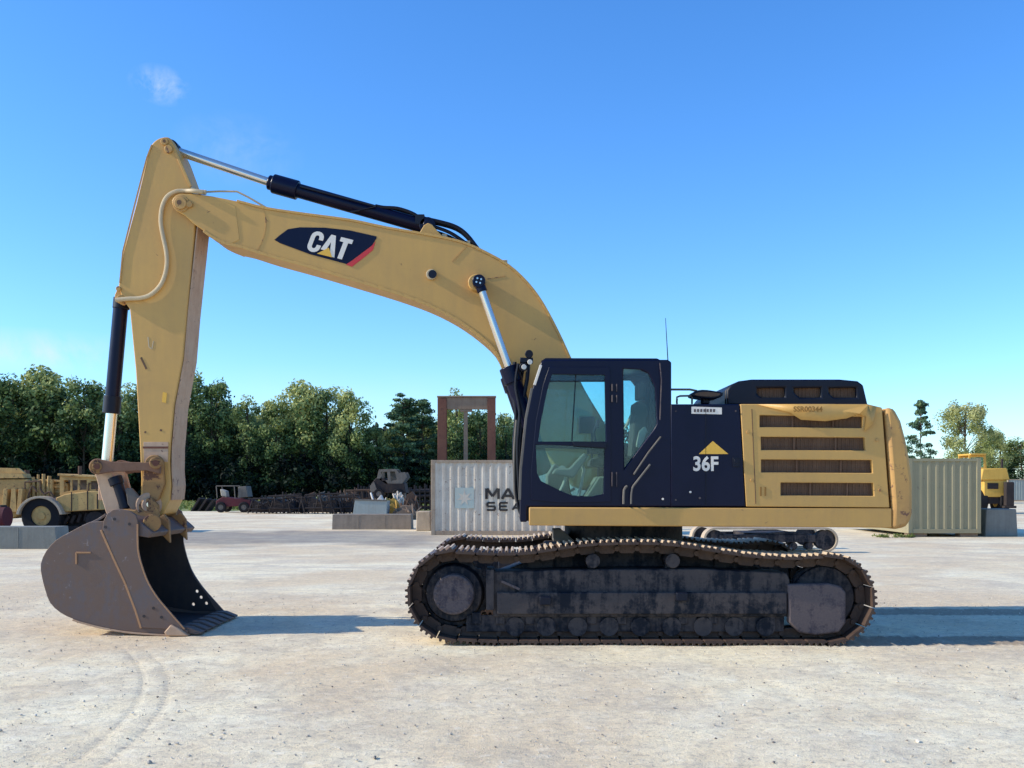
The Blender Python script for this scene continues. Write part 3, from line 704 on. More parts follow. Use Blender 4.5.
# ---- stick cylinder
def Pc(px, py, dy=0): v = P(px, py, YC); v.y += dy; return v
b = MB(); b.cyl(Pc(272, 183.2), Pc(423, 226), .088, n=28); b.build('stick_cylinder', 'black', ex, .008)
b = MB(); b.cyl(Pc(273, 183.5), Pc(298, 190.5), .118, n=28); b.cyl(Pc(268.5, 182.2), Pc(274, 183.8), .09, n=24); b.build('cylinder_gland', 'black', ex, .014)
b = MB(); b.cyl(Pc(178, 151.5), Pc(274, 183.8), .052, n=22); b.build('cylinder_rod', 'chrome', ex)
b = MB(); b.cyl(Pc(429, 228, -.16), Pc(429, 228, .16), .06, n=20); b.cyl(Pc(428, 227, -.10), Pc(428, 227, .10), .10, n=20)
b.cyl(Pc(172, 149.5, -.09), Pc(172, 149.5, .09), .1, n=20); b.cyl(Pc(172, 149.5), Pc(179, 152), .07, n=14)
b.pieces('cylinder_eye', 'black', ex, .008)
b = MB()
for dy in (-.05, .05):
    b.tube([Pc(376, 207, dy), Pc(384, 208.5, dy), Pc(398, 209.5, dy), Pc(412, 214, dy), Pc(420, 219, dy)], .022, 8, 4)
    b.tube([Pc(421, 219, dy), Pc(440, 223, dy), Pc(456, 228, dy), Pc(467, 236, dy), Pc(478, 250, dy)], .026, 8, 4)
    b.tube([Pc(424, 226, dy*2.5), Pc(440, 231, dy*2.5), Pc(452, 236, dy*2.5), Pc(464, 244, dy*2.5), Pc(470, 249, dy*2.5)], .022, 8, 4)
b.tube([Pc(478, 250, 0), Pc(490, 258, 0), Pc(508, 268, 0), Pc(520, 279, 0)], .03, 8, 4)
b.box(P(416, 0, YC).x, P(425, 0, YC).x, YC-.1, YC+.1, P(0, 226, YC).z, P(0, 216.5, YC).z)
b.build('hydraulic_hose', 'hose', ex)
b = MB(); b.tube([P(350, 212, 12.0), P(376, 206.5, 12.0), P(300, 186.5, 12.0)], .012, 6, 1); b.build('cylinder_line', 'hose', ex)

# ---- boom cylinders, one each side
for sgn in (-1, 1):
    yy = YC+sgn*.49
    def Q(px, py, d=0):
        v = P(px, py, 11.61); v.y = yy+d; return v
    b = MB(); b.cyl(Q(481, 288), Q(511, 374), .048, n=22); b.build('boom_cylinder_rod', 'chrome', ex)
    b = MB(); b.cyl(Q(510, 371), Q(545, 474), .098, n=26); b.cyl(Q(508.5, 367), Q(514, 383), .115, n=26); b.build('boom_cylinder', 'black', ex, .01)
    b = MB(); b.cyl(Q(479, 282, -.07), Q(479, 282, .07), .078, n=26); b.cyl(Q(479, 282), Q(482.5, 292), .06, n=18); b.build('rod_eye', 'black', ex, .01)
    b = MB(); e = Q(479, 282, sgn*.072)
    for a in range(0, 360, 90): b.cyl(e+Vector((.032*math.cos(R(a+30)), 0, .032*math.sin(R(a+30)))), e+Vector((.032*math.cos(R(a+30)), sgn*.012, .032*math.sin(R(a+30)))), .012, n=6)
    b.build('eye_bolt', 'chrome', ex)
    b = MB(); a0 = Q(477, 281); b.cyl(Vector((a0.x-.01, YC+sgn*.31, a0.z)), Vector((a0.x-.01, YC+sgn*.42, a0.z)), .10, n=24); b.build('pin_boss', 'yellow', boom, .01)

# ---- stick
YS = 11.86
stick_near = smooth_pts([(147.5, 155), (149, 149), (153, 142.5), (159, 138.2), (166, 136.8), (170.3, 138.5), (173.5, 144), (178, 153)], 3) + \
    [(190.5, 187), (196, 203), (195.5, 222), (186.8, 313), (183, 358), (174, 406), (170.3, 448), (169.5, 462), (171, 485), (170, 500), (163, 514), (150, 518), (140, 508), (141, 480),
     (140, 452), (135.5, 370), (129.5, 309), (121.5, 297.5), (118.5, 285), (123, 252), (136, 204)]
b = MB(); b.ppx(stick_near, YS, 2*YC-YS)
stick = b.build('stick', 'yellow', ex, .014, 28)
# edge plate under the stick that shows scraped metal, and the rib line on the side
b = MB(); sp = XZs([(196.3, 226), (187.1, 313), (183.4, 358), (174.6, 406), (171.2, 447), (170.8, 470), (172, 486), (170.5, 500)], YS)
for (a, c) in zip(sp, sp[1:]):
    b.faces([(a[0], YS+.02, a[1]), (a[0]+.014, YS+.02, a[1]), (c[0]+.014, YS+.02, c[1]), (c[0], YS+.02, c[1]),
             (a[0], 2*YC-YS-.02, a[1]), (a[0]+.014, 2*YC-YS-.02, a[1]), (c[0]+.014, 2*YC-YS-.02, c[1]), (c[0], 2*YC-YS-.02, c[1])],
            [(0, 1, 2, 3), (4, 7, 6, 5), (1, 5, 6, 2), (0, 4, 5, 1), (3, 2, 6, 7), (0, 3, 7, 4)])
b.build('wear_plate', 'wear_plate', stick)
b = MB(); b.strip(XZs([(120, 283), (123, 252), (134.5, 206), (147, 158), (152, 145)], YS), .008, YS-.01, YS); b.build('edge_weld', 'yellow_low', stick)
b = MB(); b.strip(XZs([(176, 153), (191, 187)], YS), .016, YS-.016, YS); b.build('edge_rib', 'yellow', stick, .004)
b = MB()
for (px, py, r) in ((165, 142, .045), (169, 149.5, .05), (119, 289, .03)):
    p = P(px, py, YS); b.cyl((p.x, YS-.03, p.z), (p.x, YS, p.z), r, n=20)
b.pieces('pin', 'yellow_low', stick, .006)
p = P(165, 142, YS); MB().cyl((p.x, YS-.033, p.z), (p.x, YS-.03, p.z), .018, n=12).build('pin_bolt', 'grille', stick)
# scratches and marks seen on the side
b = MB(); b.strip(XZs([(141, 357.5), (146.5, 369)], YS), .011, YS-.004, YS+.001)
b.strip(XZs([(144.5, 432), (146, 432.3)], YS), .012, YS-.004, YS+.001); b.strip(XZs([(160, 430), (162, 430.5)], YS), .012, YS-.004, YS+.001)
b.pieces('scar', 'grille', stick)
b = MB(); b.strip(XZs([(148, 337), (149, 347), (152, 349), (153.5, 341)], YS), .006, YS-.003, YS+.001); b.build('paint_mark', 'pipe', stick)
b = MB(); b.ppx([(163, 392), (167, 393), (166, 403), (162, 402)], YS-.003, YS+.001, ref=YS); b.build('yellow_tag', 'yellow_ink', stick)
b = MB(); b.ppx([(143.5, 442), (168.5, 442), (168, 462), (144, 462)], YS-.006, YS+.001, ref=YS); b.build('reinforcing_plate', 'wear_plate', stick, .003)
b = MB(); b.ppx([(143, 446.5), (168.4, 446.5), (168.2, 448.5), (143.2, 448.5)], YS-.012, YS-.006, ref=YS); b.build('weld_seam', 'rust', stick)
# hydraulic pipes on the side
ys = YS-.035
b = MB(); b.tube([P(203, 192, YBM-.03), P(194, 191, YBM-.03), P(186, 191, ys), P(176, 191.5, ys), P(167, 197, ys), P(162, 208, ys), P(160.8, 222, ys), P(163, 236, ys), P(166, 250, ys), P(167, 262, ys), P(165, 275, ys), P(160, 286, ys), P(151, 294.5, ys), P(141, 298, ys), P(128, 298.7, ys), P(116, 300, ys)], .026, 10, 4)
b.build('hydraulic_pipe', 'pipe', ex)
b = MB(); b.tube([P(203, 192, 11.9), P(220, 191.3, 11.9), P(237, 191.5, 11.9), P(248, 197, 11.9), P(266, 207.5, 11.9)], .012, 8, 1); b.cyl(P(199, 191.8, 11.82), P(206, 192.5, 11.82), .03, n=10)
b.cyl(P(191, 189, 11.8), P(195, 191, 11.8), .025, n=10)
b.build('boom_pipe', 'pipe', ex)
# bucket cylinder
b = MB(); b.cyl(Pc(121, 304), Pc(112.2, 402), .088, n=26); b.build('bucket_cylinder', 'black', ex, .006)
b = MB(); b.cyl(Pc(112.8, 396), Pc(111.4, 413.5), .105, n=26); b.build('cylinder_gland', 'black_matte', ex, .008); b = MB(); b.cyl(Pc(122, 298), Pc(121, 309), .1, n=24); b.build('cylinder_head', 'black_matte', ex, .008)
b = MB(); b.cyl(Pc(112, 410), Pc(107.2, 462), .068, n=26); b.build('cylinder_rod', 'chrome', ex)

b = MB()
for yy in (11.88, 12.24): b.prism(XZs([(115, 301), (114.5, 295), (120, 282), (128, 280), (131, 300), (122, 305)], 11.88), yy, yy+.06)
b.cyl(P(121, 299, 11.84), P(121, 299, 12.36), .05, n=16)
b.pieces('stick_lug', 'yellow_low', stick, .008)

# ---- bucket linkage
yl = 11.72
b = MB()
for yy in (yl, 2*YC-yl-.05):
    l = rnd(0, 0, 1, 1, 0, 1, 1)
    pts = [(97+8.5*math.cos(R(a)), 466.5-8*math.sin(R(a))) for a in range(90, 271, 20)]+[(110, 472), (146, 470.5), (160, 474), (160, 462), (146, 462.5), (110, 461.5)]
    b.ppx(pts, yy, yy+.05, ref=yl)
lk = b.pieces('idler_link', 'link_rust', ex, .008)
b = MB()
b.cyl(P(97, 466.5, yl-.03), P(97, 466.5, 12.5), .055, n=24); b.cyl(P(97, 466.5, yl-.012), P(97, 466.5, yl), .085, n=28)
b.build('pin', 'yellow_rust', lk, .006)
b = MB(); b.cyl(P(97, 466.5, yl-.036), P(97, 466.5, yl-.031), .035, n=16); b.cyl(P(155.5, 463, yl-.046), P(155.5, 463, yl-.041), .038, n=16); b.pieces('pin_recess', 'rust', lk)
b = MB(); pts = [(155.5+9.5*math.cos(R(a)), 464.5-9.5*math.sin(R(a))) for a in range(10, 171, 16)]+[(144.5, 478), (144, 492), (150, 503), (160, 500), (166, 484)]
b.ppx(pts, YS-.055, YS-.0, ref=YS); b.cyl(P(155.5, 463, yl-.04), P(155.5, 463, yl), .07, n=24)
b.build('stick_boss', 'yellow_rust', stick, .01)
b = MB()      # power link down to the bucket ear
for yy in (11.86, 12.28):
    b.ppx([(92, 468), (103, 464), (112, 473), (117, 492), (121, 513), (116, 521), (107, 517), (101, 497), (96, 478)], yy, yy+.06, ref=11.86)
b.box(P(104, 0, YC).x, P(112, 0, YC).x, 11.92, 12.28, P(0, 500, YC).z, P(0, 480, YC).z)
b.build('power_link', 'wear_plate', ex, .012)
b = MB(); b.cyl(P(117, 482, 11.9), P(126, 509, 11.9), .065, n=18); b.cyl(P(114.5, 477, 11.9), P(117.5, 485, 11.9), .085, n=18); b.build('link_strut', 'black_matte', ex, .01)
b = MB(); b.cyl(P(149, 505, YS-.09), P(149, 505, 2*YC-YS+.09), .085, n=26); b.cyl(P(149, 505, YS-.06), P(149, 505, YS-.01), .15, n=30)
b.build('bucket_pin', 'wear_plate', ex, .012)
b = MB(); b.cyl(P(149, 504.5, YS-.096), P(149, 504.5, YS-.091), .03, n=14); b.build('grease_port', 'chrome', ex)
b = MB(); b.ppx([(126, 488), (132, 488), (142, 499), (144, 510), (134, 512), (128, 504)], YS-.02, YS+.03, ref=YS); b.build('link_guard', 'junk_grey', ex, .01)

# ---- bucket
Y0, Y1 = 11.2, 12.76
bk = bpy.data.objects.new('bucket', None)
back = [(104, 513.5), (96, 519), (83, 525), (69, 532.5), (56, 540), (46, 551), (40.5, 564), (41.5, 576), (45, 590), (50, 603), (60, 612.5), (73, 619), (88, 623.5), (104, 627.5), (124, 631), (145, 633), (172, 634.5), (186, 635.2)]
backs = XZs(smooth_pts(back, 2), Y0)
ear = [(104, 521), (108, 513), (114, 509.5), (121, 509), (130, 511), (136, 514.5), (138, 520)]
front = [(138, 549), (142, 566), (148.5, 583), (158, 598), (168, 610), (186, 630)]
side = XZs(ear, Y0)+XZs(smooth_pts(front, 3), Y0)+[tuple(p) for p in backs[::-1]][:-3]
holes = []
for hx, hy in ((197.6, 591), (201.7, 597), (194, 604), (207, 603)):
    c = P(hx, hy, Y1); holes.append([(c.x+.022*math.cos(a), c.z+.022*math.sin(a)) for a in [2*math.pi*i/10 for i in range(10)]])
def inner(pts, d):
    o = []
    for i, p in enumerate(pts):
        a = Vector(pts[max(0, i-1)]); c = Vector(pts[min(len(pts)-1, i+1)]); t = (c-a).normalized(); o.append((p[0]-t.y*d, p[1]+t.x*d))
    return o
inn = inner(backs, .028)
if Vector(inn[10]).x < backs[10][0]: inn = inner(backs, -.028)
bs = MB(); bs.prism(list(backs)+inn[::-1], Y0+.03, Y1-.03); 
bucket = bs.build('bucket', 'steel', ex, .004, 40)
b = MB(); b.prism(side, Y0, Y0+.029); sn = b.build('bucket_side', 'steel', bucket, .006)
b = MB(); b.prism(side, Y1-.029, Y1, holes); b.build('bucket_side', 'steel', bucket, .0)
b = MB(); lin2 = inner(inn, .004) if Vector(inner(inn, .004)[10]).x > inn[10][0] else inner(inn, -.004)
vs = []; 
for x, z in lin2: vs += [(x, Y0+.032, z), (x, Y1-.032, z)]
b.faces(vs, [(2*i, 2*i+1, 2*i+3, 2*i+2) for i in range(len(lin2)-1)])
fs_side = [p for p in side]
b.build('bucket_lining', 'steel_in', bucket)
b = MB(); c_ = XZs([(138, 530), (110, 528), (60, 550), (52, 590), (90, 618), (150, 628), (176, 628), (166, 611), (150, 589), (139, 556)], Y0)
b.prism(c_, Y1-.036, Y1-.031, holes); b.build('inner_side_lining', 'steel_in', bucket)
# raised cutter plate on the near side, its worn rim, the lifting mark and a wear strip
cp = XZs([(103, 530)], Y0)+XZs(ear, Y0)+XZs(smooth_pts(front, 3), Y0)+XZs([(142, 627.5), (137, 612), (127, 584), (114, 556)], Y0)
b = MB(); b.prism(cp, Y0-.018, Y0-.001); b.build('side_cutter', 'steel', bucket, .006)
b = MB(); b.strip(XZs([(101.5, 530), (113, 556), (126, 584), (136.5, 612), (141.5, 628)], Y0), .012, Y0-.02, Y0-.001); b.build('cutter_weld', 'rim', bucket, .003)
b = MB(); b.strip(XZs(smooth_pts([(138, 524), (138.3, 549), (142.3, 566), (148.8, 583), (158.3, 598), (168.3, 610), (185, 629)], 3), Y0), .007, Y0-.021, Y0+.0); b.build('worn_edge', 'rim', bucket, .002)
b = MB(); b.strip(XZs([(76.5, 564), (76.5, 552.5), (91, 552.5)], Y0), .009, Y0-.012, Y0-.001); b.build('lifting_eye', 'rim', bucket, .002)
b = MB()
for px, py in ((106, 527), (115, 519), (130, 524), (144.5, 616), (154, 608), (162, 617)):
    p = P(px, py, Y0); b.cyl((p.x, Y0-.022, p.z), (p.x, Y0-.017, p.z), .017, n=12)
b.pieces('rivet', 'steel_in', bucket)
for yy in (Y0+.25, Y0+.76, Y1-.32):
    wp = backs[13:30]; wo = inner(wp, -.02) if Vector(inner(wp, -.02)[5]).x < wp[5][0] else inner(wp, .02)
    b = MB(); b.prism(list(wp)+wo[::-1], yy, yy+.09); b.build('wear_strip', 'steel', bucket, .003)
# heel plates near the base edge
b = MB(); b.prism(list(backs[22:35])+inner(backs[22:35], .02 if Vector(inner(backs[22:35], .02)[4]).y < backs[26][1] else -.02)[::-1], Y0-.012, Y0+.2); b.build('heel_plate', 'wear_plate', bucket, .003)
# lip plate with bolted edge segments
xa, xb = P(172, 0, Y0).x, P(188, 0, Y0).x
b = MB(); b.box(xa, xb, Y0-.01, Y1+.01, .012, .062); b.build('lip_plate', 'steel', bucket, .008)
for k in range(7):
    yy = Y0+.02+(Y1-Y0-.18)*k/6
    b = MB(); b.prism([(xb-.12, .09), (xb+.0, .085), (xb+.14, .030), (xb+.14, .010), (xb-.12, .01)], yy, yy+.135); b.build('edge_segment', 'steel', bucket, .006)
b = MB(); b.box(xb+.07, xb+.13, Y0, Y1, .012, .022); b.build('cutting_edge', 'steel', bucket, .004)
p = P(173, 630, Y0-.03); b = MB(); b.prism(XZs([(165, 632), (172, 624), (182, 629), (190, 635.5), (168, 635.5)], Y0), Y0-.05, Y0+.04); b.build('corner_shroud', 'wear_plate', bucket, .015)
# ears and hinge cross tube
b = MB()
for yy in (11.76, 12.36):
    b.ppx([(106, 521), (110, 511), (124, 509), (136, 510), (143, 500), (152, 497), (159, 505), (160, 517), (165, 514), (170, 521), (171, 543), (162, 534), (148, 529), (137, 534), (112, 530)], yy, yy+.06, ref=11.8)
b.pieces('bucket_ear', 'yellow_rust', bucket, .01)
b = MB(); b.cyl(P(152, 523, 11.3), P(152, 523, 12.7), .10, n=22); b.build('hinge_tube', 'yellow_rust', bucket, .01)
b = MB(); b.prism([XZ(104, 524, Y0), XZ(118, 516, Y0), XZ(137, 520, Y0), XZ(152, 533, Y0), XZ(148, 538, Y0), XZ(110, 532, Y0)], Y0+.03, Y1-.03); b.build('top_plate', 'steel', bucket, .01)
b = MB(); b.cyl(P(116, 517, 11.7), P(116, 517, 12.5), .06, n=20); b.build('ear_pin', 'wear_plate', bucket, .006)

# ================================================================== BACKGROUND
def corr_wall(b, x0, x1, y, z0, z1, pitch=.28, d=.036, axis='x', sgn=1, y2=None):
    n = max(2, int(round((x1-x0)/pitch))); w = (x1-x0)/n; pts = []
    for i in range(n):
        a = x0+i*w; pts += [(a, 0), (a+w*.26, 0), (a+w*.5, d), (a+w*.76, d)]
    pts.append((x1, 0))
    vs = []
    for u, v in pts:
        for z in (z0, z1): vs.append((u, y+v*sgn, z) if axis == 'x' else (y+v*sgn, u, z))
    b.faces(vs, [(2*i, 2*i+1, 2*i+3, 2*i+2) for i in range(len(pts)-1)])
def container(name, x0, y0, L_, D_, h, panel, frame, label, z=.0, rot=0, group=None):
    """box with its near left corner at x0, y0"""
    r = thing(name, (0, 0, 0), label, 'shipping container', group)
    b = MB(); corr_wall(b, .12, L_-.12, .02, .14, h-.1); corr_wall(b, .12, L_-.12, D_-.02, .14, h-.1, sgn=-1); b.pieces('side_panel', panel, r, 0, 20)
    b = MB(); corr_wall(b, .12, D_-.12, .02, .14, h-.1, axis='y'); corr_wall(b, .12, D_-.12, L_-.02, .14, h-.1, axis='y', sgn=-1); b.pieces('end_panel', panel, r, 0, 20)
    b = MB(); b.box(.04, L_-.04, .04, D_-.04, h-.05, h-.03); b.build('roof', panel, r)
    for x in (0, L_-.14):
        for y in (0, D_-.14):
            b = MB(); b.box(x, x+.14, y, y+.14, .0, h); b.build('corner_post', frame, r, .01)
    b = MB()
    for y in (.004, D_-.084): b.box(.14, L_-.14, y, y+.08, h-.10, h-.004); b.box(.14, L_-.14, y, y+.08, .004, .15)
    for x in (.004, L_-.084): b.box(x, x+.08, .14, D_-.14, h-.10, h-.004); b.box(x, x+.08, .14, D_-.14, .004, .15)
    b.pieces('rail', frame, r, .006)
    r.location = (x0, y0, z); r.rotation_euler = (0, 0, R(rot)); return r
YW = 34.0
x0 = P(431, 0, YW).x
cw = container('shipping_container', x0, YW, 6.06, 2.44, 2.60, 'box_white', 'box_frame', 'white corrugated container with black lettering, its right half hidden by the excavator cab')
GL = {'M': [[(0, 0), (0, 1)], [(.04, 1), (.5, .25)], [(.5, .25), (.96, 1)], [(1, 1), (1, 0)]], 'A': [[(0, 0), (.5, 1)], [(.5, 1), (1, 0)], [(.22, .3), (.78, .3)]],
      'E': [[(0, 0), (0, 1)], [(0, 1), (.9, 1)], [(0, .5), (.8, .5)], [(0, 0), (.9, 0)]], 'R': [[(0, 0), (0, 1)], [(0, 1), (.8, 1)], [(.85, 1), (.85, .5)], [(.85, .5), (0, .5)], [(.45, .5), (.95, 0)]],
      'S': [[(.9, 1), (.05, 1)], [(.05, 1), (.05, .5)], [(.05, .5), (.9, .5)], [(.9, .5), (.9, 0)], [(.9, 0), (0, 0)]], 'K': [[(0, 0), (0, 1)], [(.05, .45), (.9, 1)], [(.3, .6), (.95, 0)]],
      'L': [[(0, 1), (0, 0)], [(0, 0), (.85, 0)]], 'N': [[(0, 0), (0, 1)], [(0, 1), (.95, 0)], [(.95, 0), (.95, 1)]], 'D': [[(0, 0), (0, 1)], [(0, 1), (.7, 1)], [(.7, 1), (.95, .7)], [(.95, .7), (.95, .3)], [(.95, .3), (.7, 0)], [(.7, 0), (0, 0)]]}
def painted(txt, px, py, wpx, hpx, pitchpx, st):
    k = YW/F
    for i, ch in enumerate(txt):
        b = MB()
        ox = P(px+i*pitchpx, 0, YW).x-x0; oz = P(0, py, YW).z
        for n_, seg in enumerate(GL[ch]):
            b.strip([(ox+x*wpx*k, oz+z*hpx*k) for x, z in seg], st*k/2, .012+n_*.0006, .018)
        b.bm.transform(Matrix.Translation(cw.location)); b.build('letter', 'black_ink', cw)
painted('MAERSK', 486.5, 499, 12, 10.5, 15.5, 2.6); painted('SEALAND', 487, 510, 8.8, 7.2, 12.8, 2.0)
b = MB()
p = P(464.5, 498, YW); x, z = p.x, p.z
b.prism([(x-.33, z-.36), (x+.33, z-.36), (x+.33, z+.36), (x-.33, z+.36)], YW+.013, YW+.017)
b.build('blue_emblem', 'emblem_blue', cw)
b = MB(); st_ = []
for i in range(14):
    a = R(90+i*360/14); rr = .27 if i % 2 == 0 else .12; st_.append((x+rr*math.cos(a), z+rr*math.sin(a)))
b.prism(st_, YW+.009, YW+.012); b.build('white_star', 'box_white', cw)
YG = 32.7
cg = container('shipping_container', P(908.5, 0, YG).x, YG, 2.42, 6.06, 2.5, 'box_green', 'box_green', 'grey green corrugated container end standing behind the excavator counterweight', z=.12)
for i, px in enumerate((918, 969)):
    b = MB(); p = P(px, 0, YG+.1); b.box(p.x-.3, p.x+.3, YG+.1, YG+.5, 0, .12)
    tagged(b.build('wood_block', 'timber', None, .01, base=(p.x, YG+.3, 0)), ['dark timber block under the left end of the grey green container', 'dark timber block under the right end of the grey green container'][i], 'block', 'blocks under the grey green container')
# gantry of rusty posts
YR = 37.5
g = thing('steel_gantry', (P(467, 0, YR).x, YR, 0), 'rusty steel portal frame with a weathered cross beam standing behind the white container', 'gantry')
def post(px0, px1, py0, name, mat, y0, y1, zb=0):
    a, c = P(px0, py0, YR), P(px1, py0, YR); b = MB()
    b.box(a.x, c.x, y0, y0+.03, zb, a.z); b.box(a.x, c.x, y1-.03, y1, zb, a.z); b.box((a.x+c.x)/2-.02, (a.x+c.x)/2+.02, y0+.03, y1-.03, zb, a.z)
    return b.build(name, mat, g, .005)
post(437.5, 446.5, 398, 'post', 'rust', YR, YR+.35); post(487.5, 495.5, 397, 'post', 'rust', YR, YR+.35)
post(463.5, 467.5, 409, 'centre_post', 'timber', YR+.1, YR+.25)
b = MB(); b.box(P(446.5, 0, YR).x, P(487.5, 0, YR).x, YR+.04, YR+.3, P(0, 409, YR).z, P(0, 397.5, YR).z); b.box(P(437, 0, YR).x, P(496, 0, YR).x, YR-.01, YR+.36, P(0, 397.3, YR).z, P(0, 395.8, YR).z)
b.box(P(460, 0, YR).x, P(472, 0, YR).x, YR+.06, YR+.28, P(0, 411.5, YR).z, P(0, 409.1, YR).z)
b.build('cross_beam', 'timber', g, .008)
b = MB(); b.cyl(P(488, 440, YR+.15), P(496, 458, YR+.15), .03, n=8); b.build('brace', 'rust', g)
# concrete blocks
def block(px0, px1, py0, py1, depth, mat, label, group='concrete blocks around the yard', taper=.0):
    Y = H*F/(py1-HY); a = P(px0, py0, Y); c = P(px1, py1, Y); b = MB()
    n = 6; w = (c.x-a.x); top_ = []
    b.prism([(a.x, 0), (c.x, 0), (c.x-taper, a.z), (a.x+taper, a.z)], Y, Y+depth)
    if w > 1.5:
        for k in range(1, int(w/.9)): b.box(a.x+k*w/int(w/.9)-.012, a.x+k*w/int(w/.9)+.012, Y-.01, Y-.001, .03, a.z-.03)
    return tagged(b.build('concrete_block', mat, None, .03, base=((a.x+c.x)/2, Y, 0)), label, 'concrete block', group)
block(-60, 57, 527, 549, .8, 'concrete_blue', 'long pale concrete block lying left of the bucket in front of the old yellow loader', taper=.06)
block(332, 411, 514.5, 529.5, 1.0, 'concrete', 'long grey concrete block at the foot of the scrap pile', taper=.02)
block(416, 430.5, 511.5, 531, 1.0, 'concrete_pale', 'short pale concrete block against the left end of the white container', taper=.02)
block(985, 1018, 509, 536.5, 1.2, 'concrete_blue', 'dark bluish concrete block right of the grey green container', taper=.05)

def wheel(b_t, b_r, c, r, w, side=-1):
    """tyre and rim, axle along Y"""
    c = Vector(c)
    b_t.ring(c, None, r, r*.55, w, 28); b_t.ring(c, None, r*.97, r*.5, w*1.08, 28)
    b_r.cyl(c+Vector((0, -w*.42, 0)), c+Vector((0, w*.42, 0)), r*.55, n=24); b_r.cyl(c+Vector((0, -w*.5, 0)), c+Vector((0, w*.5, 0)), r*.2, n=14)
def add_wheel(parent, c, r, w, rimmat='old_yellow'):
    t = MB(); rr = MB(); wheel(t, rr, c, r, w); o = t.build('wheel', 'rubber', parent, .02); rr.build('rim', rimmat, o, .01); return o
# old yellow wheeled loader at the left edge
YL = 35.5
ld = thing('wheel_loader', (P(40, 0, YL).x, YL+1.2, 0), 'old yellow wheeled tractor scraper behind the concrete block at the left edge', 'scraper')
def lp(b, pts, y0, y1): return b.ppx(pts, y0, y1, ref=YL)
for yy in (YL+.25, YL+2.2): add_wheel(ld, P(41, 516, YL)+Vector((0, yy-YL, 0)), .72, .5)
for yy in (YL+.25, YL+2.2): add_wheel(ld, P(-60, 514, YL)+Vector((0, yy-YL, 0)), .80, .5)
zb = XZ(0, 512, YL)
b = MB(); lp(b, [(54, 498), (64, 494), (88, 491), (98, 491), (99, 510), (60, 512)], YL+.1, YL+2.3); b.build('bonnet', 'old_yellow', ld, .03)
b = MB(); lp(b, [(70, 492), (70.8, 492), (70.8, 511), (70, 511)], YL+.08, YL+.1); lp(b, [(86, 491), (86.8, 491), (86.8, 510), (86, 510)], YL+.08, YL+.1); lp(b, [(96, 494), (97, 494), (97, 509), (96, 509)], YL+.07, YL+.1); b.pieces('panel_gap', 'junk', ld)
b = MB(); lp(b, [(56, 475.5), (86, 476), (86, 493), (56, 494.5)], YL+.3, YL+.38); cf = None
b.bm.free(); b = MB()
b.ppx([(56, 475), (97, 477), (97, 492), (56, 496)], YL+.3, YL+.36, [[(60, 480), (66.5, 480), (66.5, 491), (60, 492)], [(68.5, 480), (74, 480), (74, 490), (68.5, 491)], [(76, 480), (83, 480), (83, 489.5), (76, 490)], [(87, 481), (95, 481), (95, 489), (87, 489.5)]], ref=YL)
b.ppx([(56, 475), (97, 477), (97, 492), (56, 496)], YL+1.9, YL+1.96, [[(60, 480), (66.5, 480), (66.5, 491), (60, 492)], [(76, 480), (83, 480), (83, 489.5), (76, 490)]], ref=YL)
b.ppx([(55, 473.5), (98, 476), (98, 478), (55, 475.5)], YL+.2, YL+2.0, ref=YL)
b.build('cab', 'old_yellow', ld, .01)
b = MB(); b.ppx([(57, 476), (96, 478), (96, 492), (57, 495)], YL+.9, YL+.95, ref=YL); b.build('cab_panel', 'junk_grey', ld)
arcp = [(41+23.5*math.cos(R(a)), 518-22*math.sin(R(a))) for a in range(10, 171, 10)]
arci = [(41+20.8*math.cos(R(a)), 518-19.8*math.sin(R(a))) for a in range(170, 9, -10)]
b = MB(); lp(b, arcp+arci, YL-.15, YL+.55); b.pieces('fender', 'concrete_pale', ld, .01)
b = MB(); lp(b, [(-80, 480), (22, 479), (24, 486), (22, 500), (16, 514), (6, 519), (-80, 512)], YL+.4, YL+2.2); b.build('bowl', 'old_yellow', ld, .03)
b = MB(); lp(b, [(20, 484), (58, 483), (60, 500), (56, 512), (22, 512)], YL+.75, YL+1.9); lp(b, [(24, 479), (44, 480), (46, 486), (24, 486)], YL+.8, YL+1.7); b.build('engine_cover', 'old_yellow', ld, .03)
b = MB(); lp(b, [(-80, 472), (18, 473.5), (20, 478), (-80, 479)], YL+.3, YL+.9)
for k, px in enumerate((2, 10, 17)): lp(b, [(px, 489), (px+4, 489), (px+2+(k % 2)*3, 512), (px-2, 512)], YL+.1, YL+.4)
b.build('arm', 'old_yellow', ld, .01)
b = MB()
for px, t in ((30, 480), (34, 477), (38, 474.5), (41, 480), (44, 474), (48, 476), (52, 479)): b.cyl(P(px, 498, YL+.6), P(px+random.uniform(-1.5, 1.5), t, YL+.6), random.uniform(.03, .09), n=10)
for py in (480, 486, 491): b.box(P(24, 0, YL).x, P(56, 0, YL).x, YL+.7, YL+1.1, P(0, py+2.2, YL).z, P(0, py, YL).z)
b.box(P(24, 0, YL).x, P(56, 0, YL).x, YL+.8, YL+1.8, P(0, 512, YL).z, P(0, 495, YL).z)
b.build('exposed_engine', 'old_yellow', ld, .01)
b = MB()
for y in (YL+.28,):
    b.tube([P(88, 492, y), P(89, 483, y), P(96, 484, y), P(97, 492, y)], .03, 6, 1); b.tube([P(25, 489, y), P(25, 482, y), P(40, 481, y), P(40, 489, y)], .03, 6, 1)
    b.tube([P(55, 500, y), P(50, 492, y), P(44, 494, y), P(40, 488, y)], .04, 6, 3); b.tube([P(28, 498, y), P(32, 486, y), P(37, 492, y)], .035, 6, 3)
    b.cyl(P(80, 477, YL+.6), P(80, 466, YL+.6), .07, n=10); b.cyl(P(27, 479, YL+.9), P(27, 470, YL+.9), .09, n=10)
